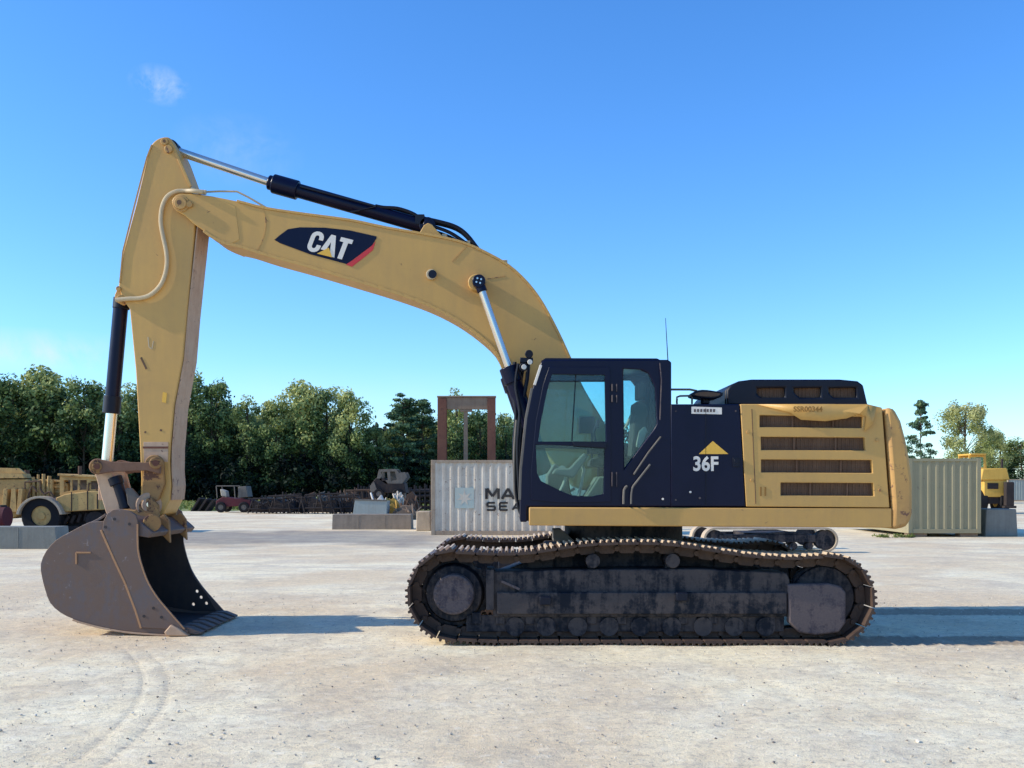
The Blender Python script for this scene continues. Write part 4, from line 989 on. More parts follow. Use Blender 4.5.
b.pieces('handrail', 'junk_brown', ld)
b = MB(); lp(b, [(-80, 466), (12, 468), (19, 473.4), (-80, 471.8)], YL+.5, YL+.6); b.build('side_board', 'old_yellow', ld, .01)
b = MB(); lp(b, [(60, 512), (110, 509), (112, 518), (90, 526), (60, 527)], YL+.6, YL+2); lp(b, [(60, 527), (76, 526), (78, 530), (60, 531)], YL+.2, YL+.6)
for k in range(5): b.cyl(P(64+k*7, 524-k, YL+.4), P(69+k*6, 516-k, YL+.4), .07, n=8)
b.cyl(P(95, 520, YL+.3), P(95, 520, YL+2.2), .32, n=18)
b.build('front_frame', 'junk', ld, .01)
rb = thing('red_tank', (P(-2, 0, 33.5).x, 33.5, 0), 'pink red round topped tank at the far left edge behind the concrete block', 'tank')
b = MB(); b.cyl(P(-14, 517, 33.5), P(8, 517, 33.5), .36, n=22); b.build('shell', 'red', rb, .02)
b = MB(); b.box(P(-14, 0, 33.5).x, P(8, 0, 33.5).x, 33.3, 33.7, 0, .3); b.build('skid', 'junk', rb, .01)
b = MB(); b.cyl(P(3, 509, 33.5), P(3, 505, 33.5), .12, n=12); b.build('cap', 'junk', rb)

# compact crawler carriage behind the big tracks
YK = 24.9
kc = thing('track_carriage', (P(765, 0, YK).x, YK, 0), 'small black crawler track carriage on the gravel behind the excavator tracks', 'track carriage')
ax, bx_ = P(716, 0, YK).x, P(826, 0, YK).x; rk = .315
lp_o = [(bx_+rk*math.cos(R(a)), .33+rk*math.sin(R(a))) for a in range(-90, 91, 12)]+[(ax+rk*math.cos(R(a)), .33+rk*math.sin(R(a))) for a in range(90, 271, 12)]
lp_i = [(x+(0), z) for x, z in [(bx_+(rk-.045)*math.cos(R(a)), .33+(rk-.045)*math.sin(R(a))) for a in range(270, 89, -12)]] if False else None
for yy in (YK, YK+1.6):
    b = MB(); h_in = [(bx_+(rk-.05)*math.cos(R(a)), .33+(rk-.05)*math.sin(R(a))) for a in range(-90, 91, 12)]+[(ax+(rk-.05)*math.cos(R(a)), .33+(rk-.05)*math.sin(R(a))) for a in range(90, 271, 12)]
    b.prism(lp_o, yy, yy+.4, [h_in]); t = b.build('track_belt', 'concrete_pale', kc, 0)
    b = MB()
    for xx, r_ in ((ax, .25), (bx_, .25)): b.cyl((xx, yy+.08, .33), (xx, yy+.32, .33), r_, n=26)
    for k in range(6): b.cyl((ax+(bx_-ax)*(k+1)/7, yy+.08, .17), (ax+(bx_-ax)*(k+1)/7, yy+.32, .17), .10, n=16)
    b.pieces('roller', 'chassis', kc, .006)
    b = MB(); b.box(ax+.1, bx_-.25, yy+.05, yy+.35, .27, .46); b.prism([(ax+.9, .46), (ax+1.6, .52), (bx_-.8, .52), (bx_-.4, .46)], yy+.1, yy+.3); b.build('side_frame', 'chassis', kc, .01)
b = MB(); b.box(ax+.8, bx_-.8, YK+.35, YK+1.65, .3, .5); b.build('cross_frame', 'chassis', kc, .01)

# ---- scrap row in front of the trees
def at(px, Y): return P(px, 0, Y).x
YJ = 64
def small_truck():
    Y = 63; r = thing('utility_truck', (at(232, Y), Y, 0), 'small dark red utility truck with an open cab frame beside leaning panels', 'truck')
    for px in (221, 244):
        for dy in (0, 1.3): add_wheel(r, Vector((at(px, Y), Y+dy, .34)), .34, .22, 'junk_grey')
    b = MB(); b.ppx([(216, 501), (222, 497), (232, 498), (250, 500), (250, 506), (216, 507)], Y, Y+1.4); b.build('body', 'red', r, .03)
    b = MB()
    for a_, c_2 in (((217, 498), (216, 486)), ((216, 486), (234, 486)), ((234, 486), (235, 499))):
        for dy in (.05, 1.3): b.cyl(P(*a_, Y)+Vector((0, dy, 0)), P(*c_2, Y)+Vector((0, dy, 0)), .035, n=6)
    b.pieces('cab_frame', 'junk_grey', r)
    b = MB(); b.ppx([(238, 487), (246, 486), (248, 497), (238, 498)], Y+.1, Y+1.3); b.build('cargo_box', 'junk_grey', r, .03)
    b = MB(); b.ppx([(220, 489), (226, 491), (227, 497), (221, 496)], Y+.3, Y+.9); b.build('driver_seat', 'seat_cover', r, .04)
small_truck()
for k, px in enumerate((194, 201, 208)):
    Y = 66; b = MB(); x = at(px, Y)
    b.prism([(x-.25, 0), (x-.12, 0), (x+.42, .85-.05*k), (x+.3, .9-.05*k)], Y, Y+1.2)
    b.strip([(x+.36, .05), (x+.30, .86)], .03, Y+.5, Y+.6)
    tagged(b.build('steel_sheet', 'junk', None, .01, base=(x, Y, 0)), ['leftmost of three dark leaning steel panels near the grass', 'middle of three dark leaning steel panels near the grass', 'rightmost of three dark leaning steel panels beside the red truck'][k], 'panel', 'leaning steel panels')
def flatbed(px0, px1, Y, label, load, mat='junk'):
    x0, x1 = at(px0, Y), at(px1, Y); r = thing('flatbed_trailer', ((x0+x1)/2, Y, 0), label, 'trailer', 'flatbed trailers in the scrap row')
    b = MB(); b.box(x0, x1, Y, Y+1.9, .62, .72)
    for y in (Y+.3, Y+1.5): b.box(x0-.5, x1, y, y+.1, .5, .615)
    b.build('deck', mat, r, .01)
    for xx in (x0+(x1-x0)*.62, x0+(x1-x0)*.85):
        for y in (Y+.05, Y+1.7): add_wheel(r, Vector((xx, y, .33)), .33, .2, 'junk_grey')
    b = MB(); b.tube([(x0-.5, Y+.95, .55), (x0-1.2, Y+.95, .5)], .05, 6, 1); b.cyl((x0-1.0, Y+.95, 0), (x0-1.0, Y+.95, .5), .03, n=6); b.build('drawbar', 'junk', r)
    b = MB(); rnd_ = random.Random(int(px0))
    for k in range(load):
        cx = x0+(x1-x0)*(k+.5)/load; w = rnd_.uniform(.2, .45); h_ = rnd_.uniform(.2, .6)
        b.prism([(cx-w, .73), (cx+w, .73), (cx+w*rnd_.uniform(.3, .9), .73+h_), (cx-w*rnd_.uniform(.2, .9), .73+h_*rnd_.uniform(.7, 1))], Y+.2+rnd_.uniform(0, .3), Y+1.2)
        b.cyl((cx-w, Y+.4, .8+h_*.4), (cx+w, Y+.7, .75+h_), .05, n=6)
    b.build('scrap_load', rnd_.choice(['junk_grey', 'junk_brown', 'junk']), r, .01)
flatbed(258, 284, 64, 'low flatbed trailer with little scrap just right of the red truck', 2)
flatbed(288, 312, 66, 'low flatbed trailer second to the right of the red truck', 3)
flatbed(316, 344, 63, 'low flatbed trailer third to the right of the red truck, heaped with iron', 4)
def digger_arm(px, Y, label, h, mat):
    x = at(px, Y); r = thing('excavator_attachment', (x, Y, 0), label, 'attachment', 'machine attachments in the scrap row')
    b = MB(); b.prism([(x-.5, 0), (x+.45, .05), (x+.6, .5), (x+.2, .75), (x-.4, .7), (x-.65, .35)], Y, Y+.08); b.prism([(x-.5, 0), (x+.45, .05), (x+.6, .5), (x+.2, .75), (x-.4, .7), (x-.65, .35)], Y+.9, Y+.98)
    b.prism([(x-.5, 0), (x+.45, .05), (x+.44, .10), (x-.46, .07), (x-.58, .36), (x-.36, .64), (x-.4, .7), (x-.65, .35)], Y+.08, Y+.9); b.build('scoop', mat, r, .01)
    b = MB(); b.prism([(x-.3, .71), (x+.15, .73), (x+.1, h), (x-.05, h+.1), (x-.25, .9)], Y+.35, Y+.43); b.prism([(x-.3, .71), (x+.15, .73), (x+.1, h), (x-.05, h+.1), (x-.25, .9)], Y+.6, Y+.68); b.pieces('mounting_ear', mat, r, .01)
    b = MB()
    for k in range(4): b.prism([(x+.44, .02), (x+.75, .0), (x+.44, .12)], Y+.05+k*.26, Y+.15+k*.26)
    b.build('tooth', 'junk_grey', r); r.rotation_euler = (0, 0, R((px*37) % 140+40))
def machine_frame(px, Y, w, h, mat, label, seed):
    x = at(px, Y); rn = random.Random(seed); r = thing('machine_frame', (x, Y, 0), label, 'machine frame', 'stripped machine frames in the scrap row')
    b = MB()
    for k in range(5):
        xx = x-w/2+w*k/4; b.cyl((xx, Y+rn.uniform(0, .2), 0), (xx+rn.uniform(-.3, .3), Y+rn.uniform(0, .3), h*rn.uniform(.55, 1)), .045, n=6)
        b.cyl((xx, Y+1.2, 0), (xx+rn.uniform(-.3, .3), Y+1.1, h*rn.uniform(.6, 1)), .045, n=6)
    b.pieces('upright', mat, r)
    b = MB()
    b.prism([(x-w*.45, .1), (x+w*.4, .1), (x+w*.3, h*.6), (x-w*.1, h*.5), (x-w*.35, h*.7)], Y+.35, Y+.95)
    for z in (.25, .8): b.cyl((x-w/2, Y, h*z), (x+w/2, Y+.2, h*z+rn.uniform(-.1, .1)), .05, n=6); b.cyl((x-w/2, Y+1.2, h*z), (x+w/2, Y+1.1, h*z*rn.uniform(.8, 1.1)), .05, n=6)
    for k in range(4): b.cyl((x+rn.uniform(-w/2, w/2), Y+rn.uniform(0, 1), rn.uniform(0, h*.4)), (x+rn.uniform(-w/2, w/2), Y+rn.uniform(0, 1), rn.uniform(h*.5, h)), .04, n=6)
    b.build('bar', mat, r)
    b = MB(); b.box(x-w*.3, x+w*.1, Y+.3, Y+.9, .1, h*.45); b.cyl((x+w*.2, Y+.2, h*.25), (x+w*.2, Y+1, h*.25), h*.22, n=14); b.build('engine_block', 'junk', r, .03)
machine_frame(264, 60.5, 2.0, 1.15, 'junk', 'low dark stripped frame just right of the small red truck', 1)
machine_frame(283, 60, 1.8, 1.35, 'junk', 'dark stripped frame in front of the gap between first and second trailers', 2)
machine_frame(296, 60.5, 1.5, 1.2, 'junk', 'black stripped frame in front of the second flatbed trailer', 3)
machine_frame(323, 59.5, 2.2, 1.45, 'junk', 'blackened stripped frame in front of the third flatbed trailer', 4)
machine_frame(343, 60, 1.6, 1.3, 'junk', 'dark stripped frame right of the third flatbed trailer', 5)
machine_frame(362, 62, 2.0, 1.75, 'junk_brown', 'tall brown stripped frame left of the perched compact loader', 6)
for a in ((271, 64.5, 'rusty toothed scoop lying in front of the first flatbed trailer', 1.0, 'junk_brown'), (300, 65.5, 'grey toothed scoop lying in front of the second flatbed trailer', 1.1, 'junk_grey'),
          (312, 64.5, 'dark toothed scoop between the second and third flatbed trailers', .95, 'junk'), (335, 65.2, 'dark toothed scoop lying before the third flatbed trailer', 1.05, 'junk'),
          (350, 66, 'brown toothed scoop at the right end of the trailers', 1.35, 'junk_brown')): digger_arm(*a)
def frame_stack(px0, px1, Y, levels, mat, label):
    x0, x1 = at(px0, Y), at(px1, Y); r = thing('frame_stack', ((x0+x1)/2, Y, 0), label, 'iron stack', 'stacks of iron frames'); rn = random.Random(px0)
    b = MB()
    for k in range(6): b.box(x0+(x1-x0)*k/5-.05, x0+(x1-x0)*k/5+.05, Y, Y+.12, 0, levels*.4+rn.uniform(0, .3)); b.box(x0+(x1-x0)*k/5-.05, x0+(x1-x0)*k/5+.05, Y+1.3, Y+1.42, 0, levels*.4+rn.uniform(0, .3))
    b.build('stanchion', mat, r)
    b = MB()
    for l in range(levels):
        for y in (.12, .5, .9, 1.2):
            b.cyl((x0-rn.uniform(0, .3), Y+y, .2+.38*l+rn.uniform(-.04, .04)), (x1+rn.uniform(0, .3), Y+y, .2+.38*l+rn.uniform(-.1, .1)), rn.uniform(.06, .13), n=8)
    b.build('iron_bar', mat, r)
frame_stack(344, 356, 65, 3, 'junk_brown', 'brown stack of iron bars left of the scrap pile')
frame_stack(358, 372, 66, 4, 'junk', 'dark stack of iron bars touching the scrap pile')
frame_stack(404, 430, 68, 4, 'junk', 'dark stack of iron bars between the scrap pile and the white container')
# blue grey bin, old compact loader, scrap mounds
Y = 49
bn = thing('metal_bin', (at(369, Y), Y, 0), 'pale blue sheet metal bin leaning behind the long grey concrete block', 'bin')
o_ = [(352.5, 516), (355, 500), (387, 501), (386, 517)]
b = MB(); b.ppx(o_, Y, Y+.05); b.ppx(o_, Y+1.2, Y+1.25, ref=Y); b.ppx([(352.5, 516), (386, 517), (386, 515), (353, 514)], Y+.05, Y+1.2, ref=Y)
b.ppx([(352.5, 516), (355, 500), (356, 500), (353.6, 516)], Y+.05, Y+1.2, ref=Y); b.ppx([(386, 501), (387, 501), (386, 517), (385, 517)], Y+.05, Y+1.2, ref=Y); b.build('shell', 'box_blue', bn, .005)
b = MB(); b.box(at(353, Y), at(386, Y), Y, Y+1.25, 0, P(0, 516.6, Y).z); b.build('base', 'junk', bn, .01)
b = MB(); b.strip(XZs([(354.7, 499.6), (387.2, 500.6)], Y), .035, Y-.03, Y+.05); b.build('rim', 'junk_grey', bn, .005)
Y = 54
sl = thing('compact_loader', (at(389, Y), Y, 0), 'grey stripped compact loader with a roll cage perched above the scrap pile', 'loader')
zb = P(0, 495, Y).z
b = MB(); b.ppx([(371, 484), (376, 478), (384, 478), (388, 483), (404, 483), (406, 493), (372, 493)], Y, Y+1.6); b.build('body', 'junk', sl, .03)
b = MB(); b.ppx([(377, 478), (379, 469.5), (396, 469), (399, 473), (405, 472), (407, 477), (402, 484), (386, 484)], Y, Y+.06, [[(381, 472), (387, 471.5), (388, 480), (382, 481)], [(390, 471.5), (395, 471.5), (397, 480), (391, 481)]])
b.ppx([(377, 478), (379, 469.5), (396, 469), (399, 473), (405, 472), (407, 477), (402, 484), (386, 484)], Y+1.5, Y+1.56, [[(381, 472), (387, 471.5), (388, 480), (382, 481)]], ref=Y)
b.ppx([(379, 469.5), (396, 469), (396, 470), (379, 470.5)], Y+.06, Y+1.5, ref=Y); b.build('roll_cage', 'junk_grey', sl, .01)
b = MB(); b.ppx([(370, 486), (374, 482), (377, 490), (371, 493)], Y-.1, Y+1.7); b.build('loader_bucket', 'junk_grey', sl, .01)
for px in (379, 398):
    for dy in (-.1, 1.5): add_wheel(sl, P(px, 494, Y)+Vector((0, dy+.1, 0)), .3, .22, 'junk_grey')
b = MB(); b.box(at(399, Y), at(404, Y), Y+.4, Y+.9, .02, P(0, 490, Y).z); b.box(at(374, Y), at(379, Y), Y+.4, Y+.9, .02, P(0, 497, Y).z); b.box(at(370, Y), at(408, Y), Y-.05, Y+1.7, .0, .2)
b.build('support_stand', 'junk_grey', sl, .01)
rn = random.Random(5)
def scrap_lump(px, py_top, wpx, Y, mat, label, cat='scrap'):
    x = at(px, Y); h_ = P(0, py_top, Y).z; w = wpx*Y/F/2; b = MB()
    n = 9; pts = [(x+w*math.cos(R(a))*rn.uniform(.8, 1.1), max(0, h_*math.sin(R(a))**.7*rn.uniform(.82, 1.0))) for a in [i*180/n for i in range(n+1)]]
    pts[0] = (x+w, 0); pts[-1] = (x-w, 0)
    for k, (y0, y1, s_) in enumerate(((Y, Y+.35, .75), (Y+.35, Y+.8, 1.0), (Y+.8, Y+1.2, .7))): b.prism([(x+(a-x)*s_, c*s_) for a, c in pts], y0, y1)
    for k in range(6):
        a = rn.uniform(-w, w)*.8; b.cyl((x+a, Y-.05, rn.uniform(.05, h_*.6)), (x+a+rn.uniform(-.4, .4), Y+rn.uniform(0, .5), rn.uniform(h_*.5, h_*1.02)), rn.uniform(.02, .06), n=6)
    tagged(b.build('scrap_heap', mat, None, .02, base=(x, Y+.6, 0)), label, cat, 'heaps in the scrap pile')
scrap_lump(379, 493, 10, 50.5, 'white_ink', 'white crumpled sheet heap behind the pale blue bin')
scrap_lump(391, 496, 16, 50.8, 'amber', 'yellow scrap heap right of the white crumpled sheet')
scrap_lump(399, 491, 9, 52, 'box_white', 'pale scrap heap just right of the yellow scrap')
scrap_lump(410, 491, 16, 50.5, 'junk_brown', 'brown scrap heap at the right end of the pile')
scrap_lump(404, 504, 24, 49.3, 'timber', 'low grey brown scrap heap over the long grey concrete block')

# right hand yellow loader, seen end on
Y = 60
yl_ = thing('wheel_loader', (at(993, Y), Y, 0), 'bright yellow wheel loader parked beyond the grey green container', 'loader')
for px in (984, 1006):
    b = MB(); x = at(px, Y); b.cyl((x-.3, Y+.75, .75), (x+.3, Y+.75, .75), .75, n=26); o = b.build('wheel', 'rubber', yl_, .06)
    b = MB(); b.cyl((x-.31, Y+.75, .75), (x+.31, Y+.75, .75), .35, n=20); b.build('rim', 'amber', o, .02)
    b = MB(); b.cyl((x-.3, Y+4.2, .75), (x+.3, Y+4.2, .75), .75, n=26); o = b.build('wheel', 'rubber', yl_, .06)
b = MB(); b.ppx([(981, 480), (983, 468.5), (1007, 468), (1010, 480)], Y, Y+2.6); b.build('bonnet', 'amber', yl_, .05)
b = MB(); b.ppx([(985, 480), (1008, 480), (1008, 497), (985, 497)], Y+.1, Y+2.6, ref=Y); b.build('radiator_frame', 'amber', yl_, .03)
b = MB(); b.ppx([(988, 483), (999, 483), (999, 489), (988, 489)], Y+.06, Y+.1, ref=Y); b.build('grille', 'junk', yl_, .01)
b = MB(); b.ppx([(986, 497), (1007, 497), (1005, 504), (988, 504)], Y+.2, Y+4.4, ref=Y); b.build('chassis', 'junk', yl_, .02)
b = MB(); wn = [(981.5, 456.5), (994.5, 456.5), (995, 467), (981.5, 467)]
b.ppx([(979.5, 454.5), (997, 454.5), (998, 469), (979, 469)], Y+1.4, Y+1.46, [wn], ref=Y); b.ppx([(979.5, 454.5), (997, 454.5), (998, 469), (979, 469)], Y+2.8, Y+2.86, [wn], ref=Y)
b.ppx([(980, 452.8), (996, 452.8), (996, 454.4), (980, 454.6)], Y+1.2, Y+3, ref=Y); b.build('cab', 'amber', yl_, .02)
b = MB(); b.ppx(wn, Y+1.42, Y+1.44, ref=Y); b.build('window', 'glass', yl_)
b = MB(); b.cyl(P(1002, 468, Y+.6), P(1002, 459, Y+.6), .07, n=10); b.build('exhaust_pipe', 'junk', yl_)
b = MB(); b.box(at(1003, Y), at(1011, Y), Y-.4, Y-.05, .5, P(0, 482, Y).z); b.box(at(1001, Y), at(1013, Y), Y-.45, Y-.1, .35, .5); b.build('rear_ladder', 'junk', yl_, .03)
container('site_container', at(1008, 108), 108, 12.1, 2.44, 2.45, 'box_blue', 'box_frame', 'far pale blue grey container at the right edge beyond the yellow loader')

# ================================================================== TREES
def leaf_object(name, mat, centers, radii, per, size, tint, parent=None, base=None, flat=0., seed=0, droop=0):
    rg = np.random.RandomState(seed)
    C = np.repeat(centers, per, axis=0); Rr = np.repeat(radii, per)[:, None]; T = np.repeat(tint, per)
    n = len(C); d = rg.normal(size=(n, 3)); d /= np.linalg.norm(d, axis=1)[:, None]
    rad = rg.uniform(0, 1, n)[:, None]**.45
    off = d*rad*Rr; off[:, 2] *= (1-flat)
    Pp = C+off
    nrm = d+rg.normal(size=(n, 3))*.55; nrm /= np.linalg.norm(nrm, axis=1)[:, None]
    a = np.cross(nrm, rg.normal(size=(n, 3))); a /= np.linalg.norm(a, axis=1)[:, None]; b_ = np.cross(nrm, a)
    s = size*rg.uniform(.55, 1.35, n)[:, None]
    V = np.stack([Pp+a*s, Pp+b_*s*.55, Pp-a*s, Pp-b_*s*.55], axis=1).reshape(-1, 3)
    me = bpy.data.meshes.new(name); me.vertices.add(4*n); me.vertices.foreach_set('co', V.ravel())
    me.loops.add(4*n); me.loops.foreach_set('vertex_index', np.arange(4*n)); me.polygons.add(n)
    me.polygons.foreach_set('loop_start', np.arange(0, 4*n, 4)); me.update(calc_edges=True)
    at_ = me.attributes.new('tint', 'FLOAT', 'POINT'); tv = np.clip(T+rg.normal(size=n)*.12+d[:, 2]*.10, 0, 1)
    at_.data.foreach_set('value', np.repeat(tv, 4))
    me.materials.append(M[mat]); o = bpy.data.objects.new(name, me); COL.objects.link(o); o.parent = parent; return o
def make_tree(kind, seed, label='tree', group=None):
    rg = np.random.RandomState(seed); rn = random.Random(seed)
    nm = {'broad': 'deciduous_tree', 'pine': 'pine_tree', 'pale': 'thin_leaved_tree'}[kind]
    r = thing(nm, (0, 0, 0), label, 'tree', group); hgt = 14.0
    tb = MB(); bend = rn.uniform(-.4, .4)
    tb.tube([(0, 0, -.1), (bend*.3, 0, hgt*.3), (bend, .1, hgt*.62), (bend*.8, 0, hgt*.9)], .12 if kind == 'broad' else .085, 8, 3)
    tb.cyl((0, 0, -.1), (bend*.3, 0, hgt*.3), .26, .13, 10)
    cs, rs, ts = [], [], []
    if kind in ('broad', 'pale'):
        K = 62 if kind == 'broad' else 74
        for k in range(K):
            z = rn.uniform(1.6, 13.2) if kind == 'broad' else rn.uniform(4.5, 13)
            t = (z-1.0)/12.6 if kind == 'broad' else (z-4)/9.8
            w = (3.3 if kind == 'broad' else 3.9)*(max(0, math.sin(math.pi*min(1, max(0.05, t*.93+.05)))))**.6*rn.uniform(.72, 1.12)
            a = rn.uniform(0, 2*math.pi); q_ = rn.uniform(.35, 1)**.6
            c = (bend*.7+w*q_*math.cos(a), w*q_*math.sin(a), z); cs.append(c)
            rs.append(rn.uniform(.75, 1.45) if kind == 'broad' else rn.uniform(.7, 1.3)); ts.append(min(1, max(0, .0+.78*t+rn.uniform(-.28, .28)-.10*(c[0]/4))))  # sunlight painted into the crown: tint brighter upward and leftward, dark low down
            if k % 3 == 0: tb.cyl((bend*.6, 0, z*.72), c, .06, .02, 6)
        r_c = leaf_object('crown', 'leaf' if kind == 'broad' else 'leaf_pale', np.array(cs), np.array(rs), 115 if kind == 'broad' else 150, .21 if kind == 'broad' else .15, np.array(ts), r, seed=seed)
    else:
        for k in range(78):
            z = rn.uniform(3.0, 13.7); t = (z-3)/10.8
            w = 2.9*(1-t)**.55*(.55+.45*min(1, t*4))*rn.uniform(.5, 1.1)
            a = rn.uniform(0, 2*math.pi); c = (bend*.7+w*math.cos(a), w*math.sin(a), z); cs.append(c)
            rs.append(rn.uniform(.7, 1.3)*(1-.35*t)); ts.append(rn.uniform(.25, .85))
            tb.cyl((bend*.6, 0, z-.5), c, .05, .02, 6)
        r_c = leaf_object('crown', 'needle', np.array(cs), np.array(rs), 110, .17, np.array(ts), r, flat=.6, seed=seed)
    tb.build('trunk', 'bark', r)
    return r
protos = {}
for k in range(6): protos['broad', k] = make_tree('broad', 11+k)
for k in range(2): protos['pine', k] = make_tree('pine', 31+k)
protos['pale', 0] = make_tree('pale', 41)
usedp = set()
def plant(kind, v, x, y, hh, rot, label, group, wide=1.):
    src = protos[kind, v]
    if (kind, v) in usedp:
        r = src.copy(); COL.objects.link(r)
        for ch in src.children:
            c = ch.copy(); COL.objects.link(c); c.parent = r
    else: r = src; usedp.add((kind, v))
    r.location = (x, y, 0); r.rotation_euler = (0, 0, rot); s_ = hh/14.0; r.scale = (s_*wide, s_*wide, s_)
    r['label'] = label; r['group'] = group; return r
# (px, top row, kind, variant, width, label)
front = [(-28, 366, 'broad', 0, 1.1, 'tree just outside the left edge, crown entering behind the yellow scraper'),
         (12, 371, 'broad', 1, 1.0, 'dense rounded tree at the left edge above the yellow scraper'),
         (46, 367, 'broad', 2, 1.1, 'tall dense tree above the scraper cab at the left'),
         (84, 377, 'broad', 3, .95, 'tree behind the bucket cylinder, left of it'),
         (118, 382, 'broad', 4, .9, 'tree between the bucket cylinder and the stick'),
         (152, 381, 'broad', 5, .95, 'tree hidden behind the yellow stick'),
         (187, 372, 'broad', 0, .85, 'slim tree right beside the stick of the excavator'),
         (214, 379, 'broad', 3, .8, 'tree above the leaning steel panels'),
         (246, 396, 'broad', 4, .95, 'lower tree above the small red truck'),
         (276, 393, 'broad', 1, .85, 'tree between the red truck and the tallest yellow green crown'),
         (305, 381, 'broad', 2, 1.0, 'tallest yellow green tree above the middle of the scrap row'),
         (326, 385, 'broad', 5, .8, 'tree just right of the tallest yellow green crown'),
         (350, 391, 'broad', 0, .85, 'rounded tree at the edge of the sky gap, above the brown iron stack'),
         (376, 425, 'broad', 3, .8, 'low dark tree in the gap of the tree line'),
         (405, 391, 'pine', 0, 1.15, 'tall pine behind the scrap pile left of the rusty gantry'),
         (424, 398, 'pine', 1, 1.0, 'pine between the scrap pile and the left post of the gantry'),
         (456, 389, 'broad', 4, .8, 'tree framed by the rusty gantry posts'),
         (480, 404, 'broad', 1, .8, 'tree behind the right post of the rusty gantry'),
         (507, 414, 'broad', 2, .85, 'tree seen just left of the excavator cab'),
         (540, 420, 'broad', 5, .9, 'tree seen through the door window of the cab'),
         (576, 424, 'broad', 0, .9, 'tree behind the middle of the cab'),
         (612, 428, 'broad', 3, .9, 'tree seen through the rear side window of the cab'),
         (650, 434, 'broad', 4, .9, 'tree hidden behind the cab rear wall')]
rnt = random.Random(3)
for (px, py, kd, v, wd, lab) in front:
    Y = 104+rnt.uniform(-1.2, 1.5); plant(kd, v, at(px, Y), Y, P(0, py, Y).z*1.0, rnt.uniform(0, 6.28), lab, 'trees along the edge of the yard', wd*1.05)
for row, (Yr, n, px0, px1) in enumerate(((110, 26, -50, 690), (117, 22, -60, 690))):
    for k in range(n):
        px = px0+(px1-px0)*k/(n-1)+rnt.uniform(-8, 8)
        topy = np.interp(px, [f[0] for f in front], [f[1] for f in front])+rnt.uniform(10, 26)
        if 362 < px < 388: topy += 20
        plant('broad', rnt.randrange(6), at(px, Yr), Yr+rnt.uniform(-1, 1), P(0, topy, Yr).z, rnt.uniform(0, 6.28), 'green tree deep in the wood, standing behind the front row of trees', 'trees deeper in the wood', 1.0)
gr = 'trees at the right of the yard'
plant('pine', 1, at(921, 98), 98, P(0, 399, 98).z, 1.2, 'lone slim pine between the counterweight and the pale tree', gr, .75)
plant('pale', 0, at(966, 96), 96, P(0, 400, 96).z, .4, 'pale thin leaved tree above the grey green container', gr, 1.0)
plant('broad', 2, at(1001, 115), 115, P(0, 441, 115).z, .9, 'low green tree behind the bright yellow loader', gr, 1.6)
plant('broad', 4, at(1024, 112), 112, P(0, 436, 112).z, 2.2, 'green tree at the right edge above the far pale container', gr, 1.6)
plant('broad', 1, at(1052, 112), 112, P(0, 430, 112).z, 3.2, 'green tree just beyond the right edge', gr, 1.5)
plant('pale', 0, at(990, 110), 110, P(0, 428, 110).z, 2.4, 'small pale tree between the large pale tree and the loader', gr, .9)
# undergrowth and far wood
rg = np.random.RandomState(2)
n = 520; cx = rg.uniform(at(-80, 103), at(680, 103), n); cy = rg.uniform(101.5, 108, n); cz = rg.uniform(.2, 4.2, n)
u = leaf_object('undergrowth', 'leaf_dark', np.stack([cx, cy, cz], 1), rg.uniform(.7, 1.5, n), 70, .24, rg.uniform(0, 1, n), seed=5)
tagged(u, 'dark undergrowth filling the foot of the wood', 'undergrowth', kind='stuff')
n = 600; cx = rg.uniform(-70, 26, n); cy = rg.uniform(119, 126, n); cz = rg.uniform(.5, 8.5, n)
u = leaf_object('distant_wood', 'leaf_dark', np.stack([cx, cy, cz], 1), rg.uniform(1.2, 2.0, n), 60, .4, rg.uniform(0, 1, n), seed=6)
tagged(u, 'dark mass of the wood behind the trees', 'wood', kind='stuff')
n = 260; cx = rg.uniform(26, 90, n); cy = rg.uniform(125, 132, n); cz = rg.uniform(.2, 2.2, n)
u = leaf_object('distant_hedge', 'leaf', np.stack([cx, cy, cz], 1), rg.uniform(.8, 1.3, n), 60, .3, rg.uniform(0, 1, n), seed=8)
tagged(u, 'low green scrub along the far right side of the yard', 'scrub', kind='stuff')
# grass tufts
n = 2600; cx = rg.uniform(at(-60, 80), at(470, 80), n); cy = rg.uniform(68, 101, n)
u = leaf_object('grass', 'grass', np.stack([cx, cy, np.full(n, .06)], 1), rg.uniform(.1, .35, n), 9, .12, rg.uniform(0, 1, n), seed=9)
tagged(u, 'rough yellow green grass between the scrap row and the trees', 'grass', kind='stuff')
n = 40; cx = rg.uniform(at(870, 33), at(912, 33), n); cy = rg.uniform(32.2, 32.7, n)
u = leaf_object('weeds', 'grass', np.stack([cx, cy, np.full(n, .04)], 1), rg.uniform(.05, .12, n), 14, .04, rg.uniform(0, 1, n), seed=10)
tagged(u, 'small weeds at the left foot of the grey green container', 'weeds', kind='stuff')

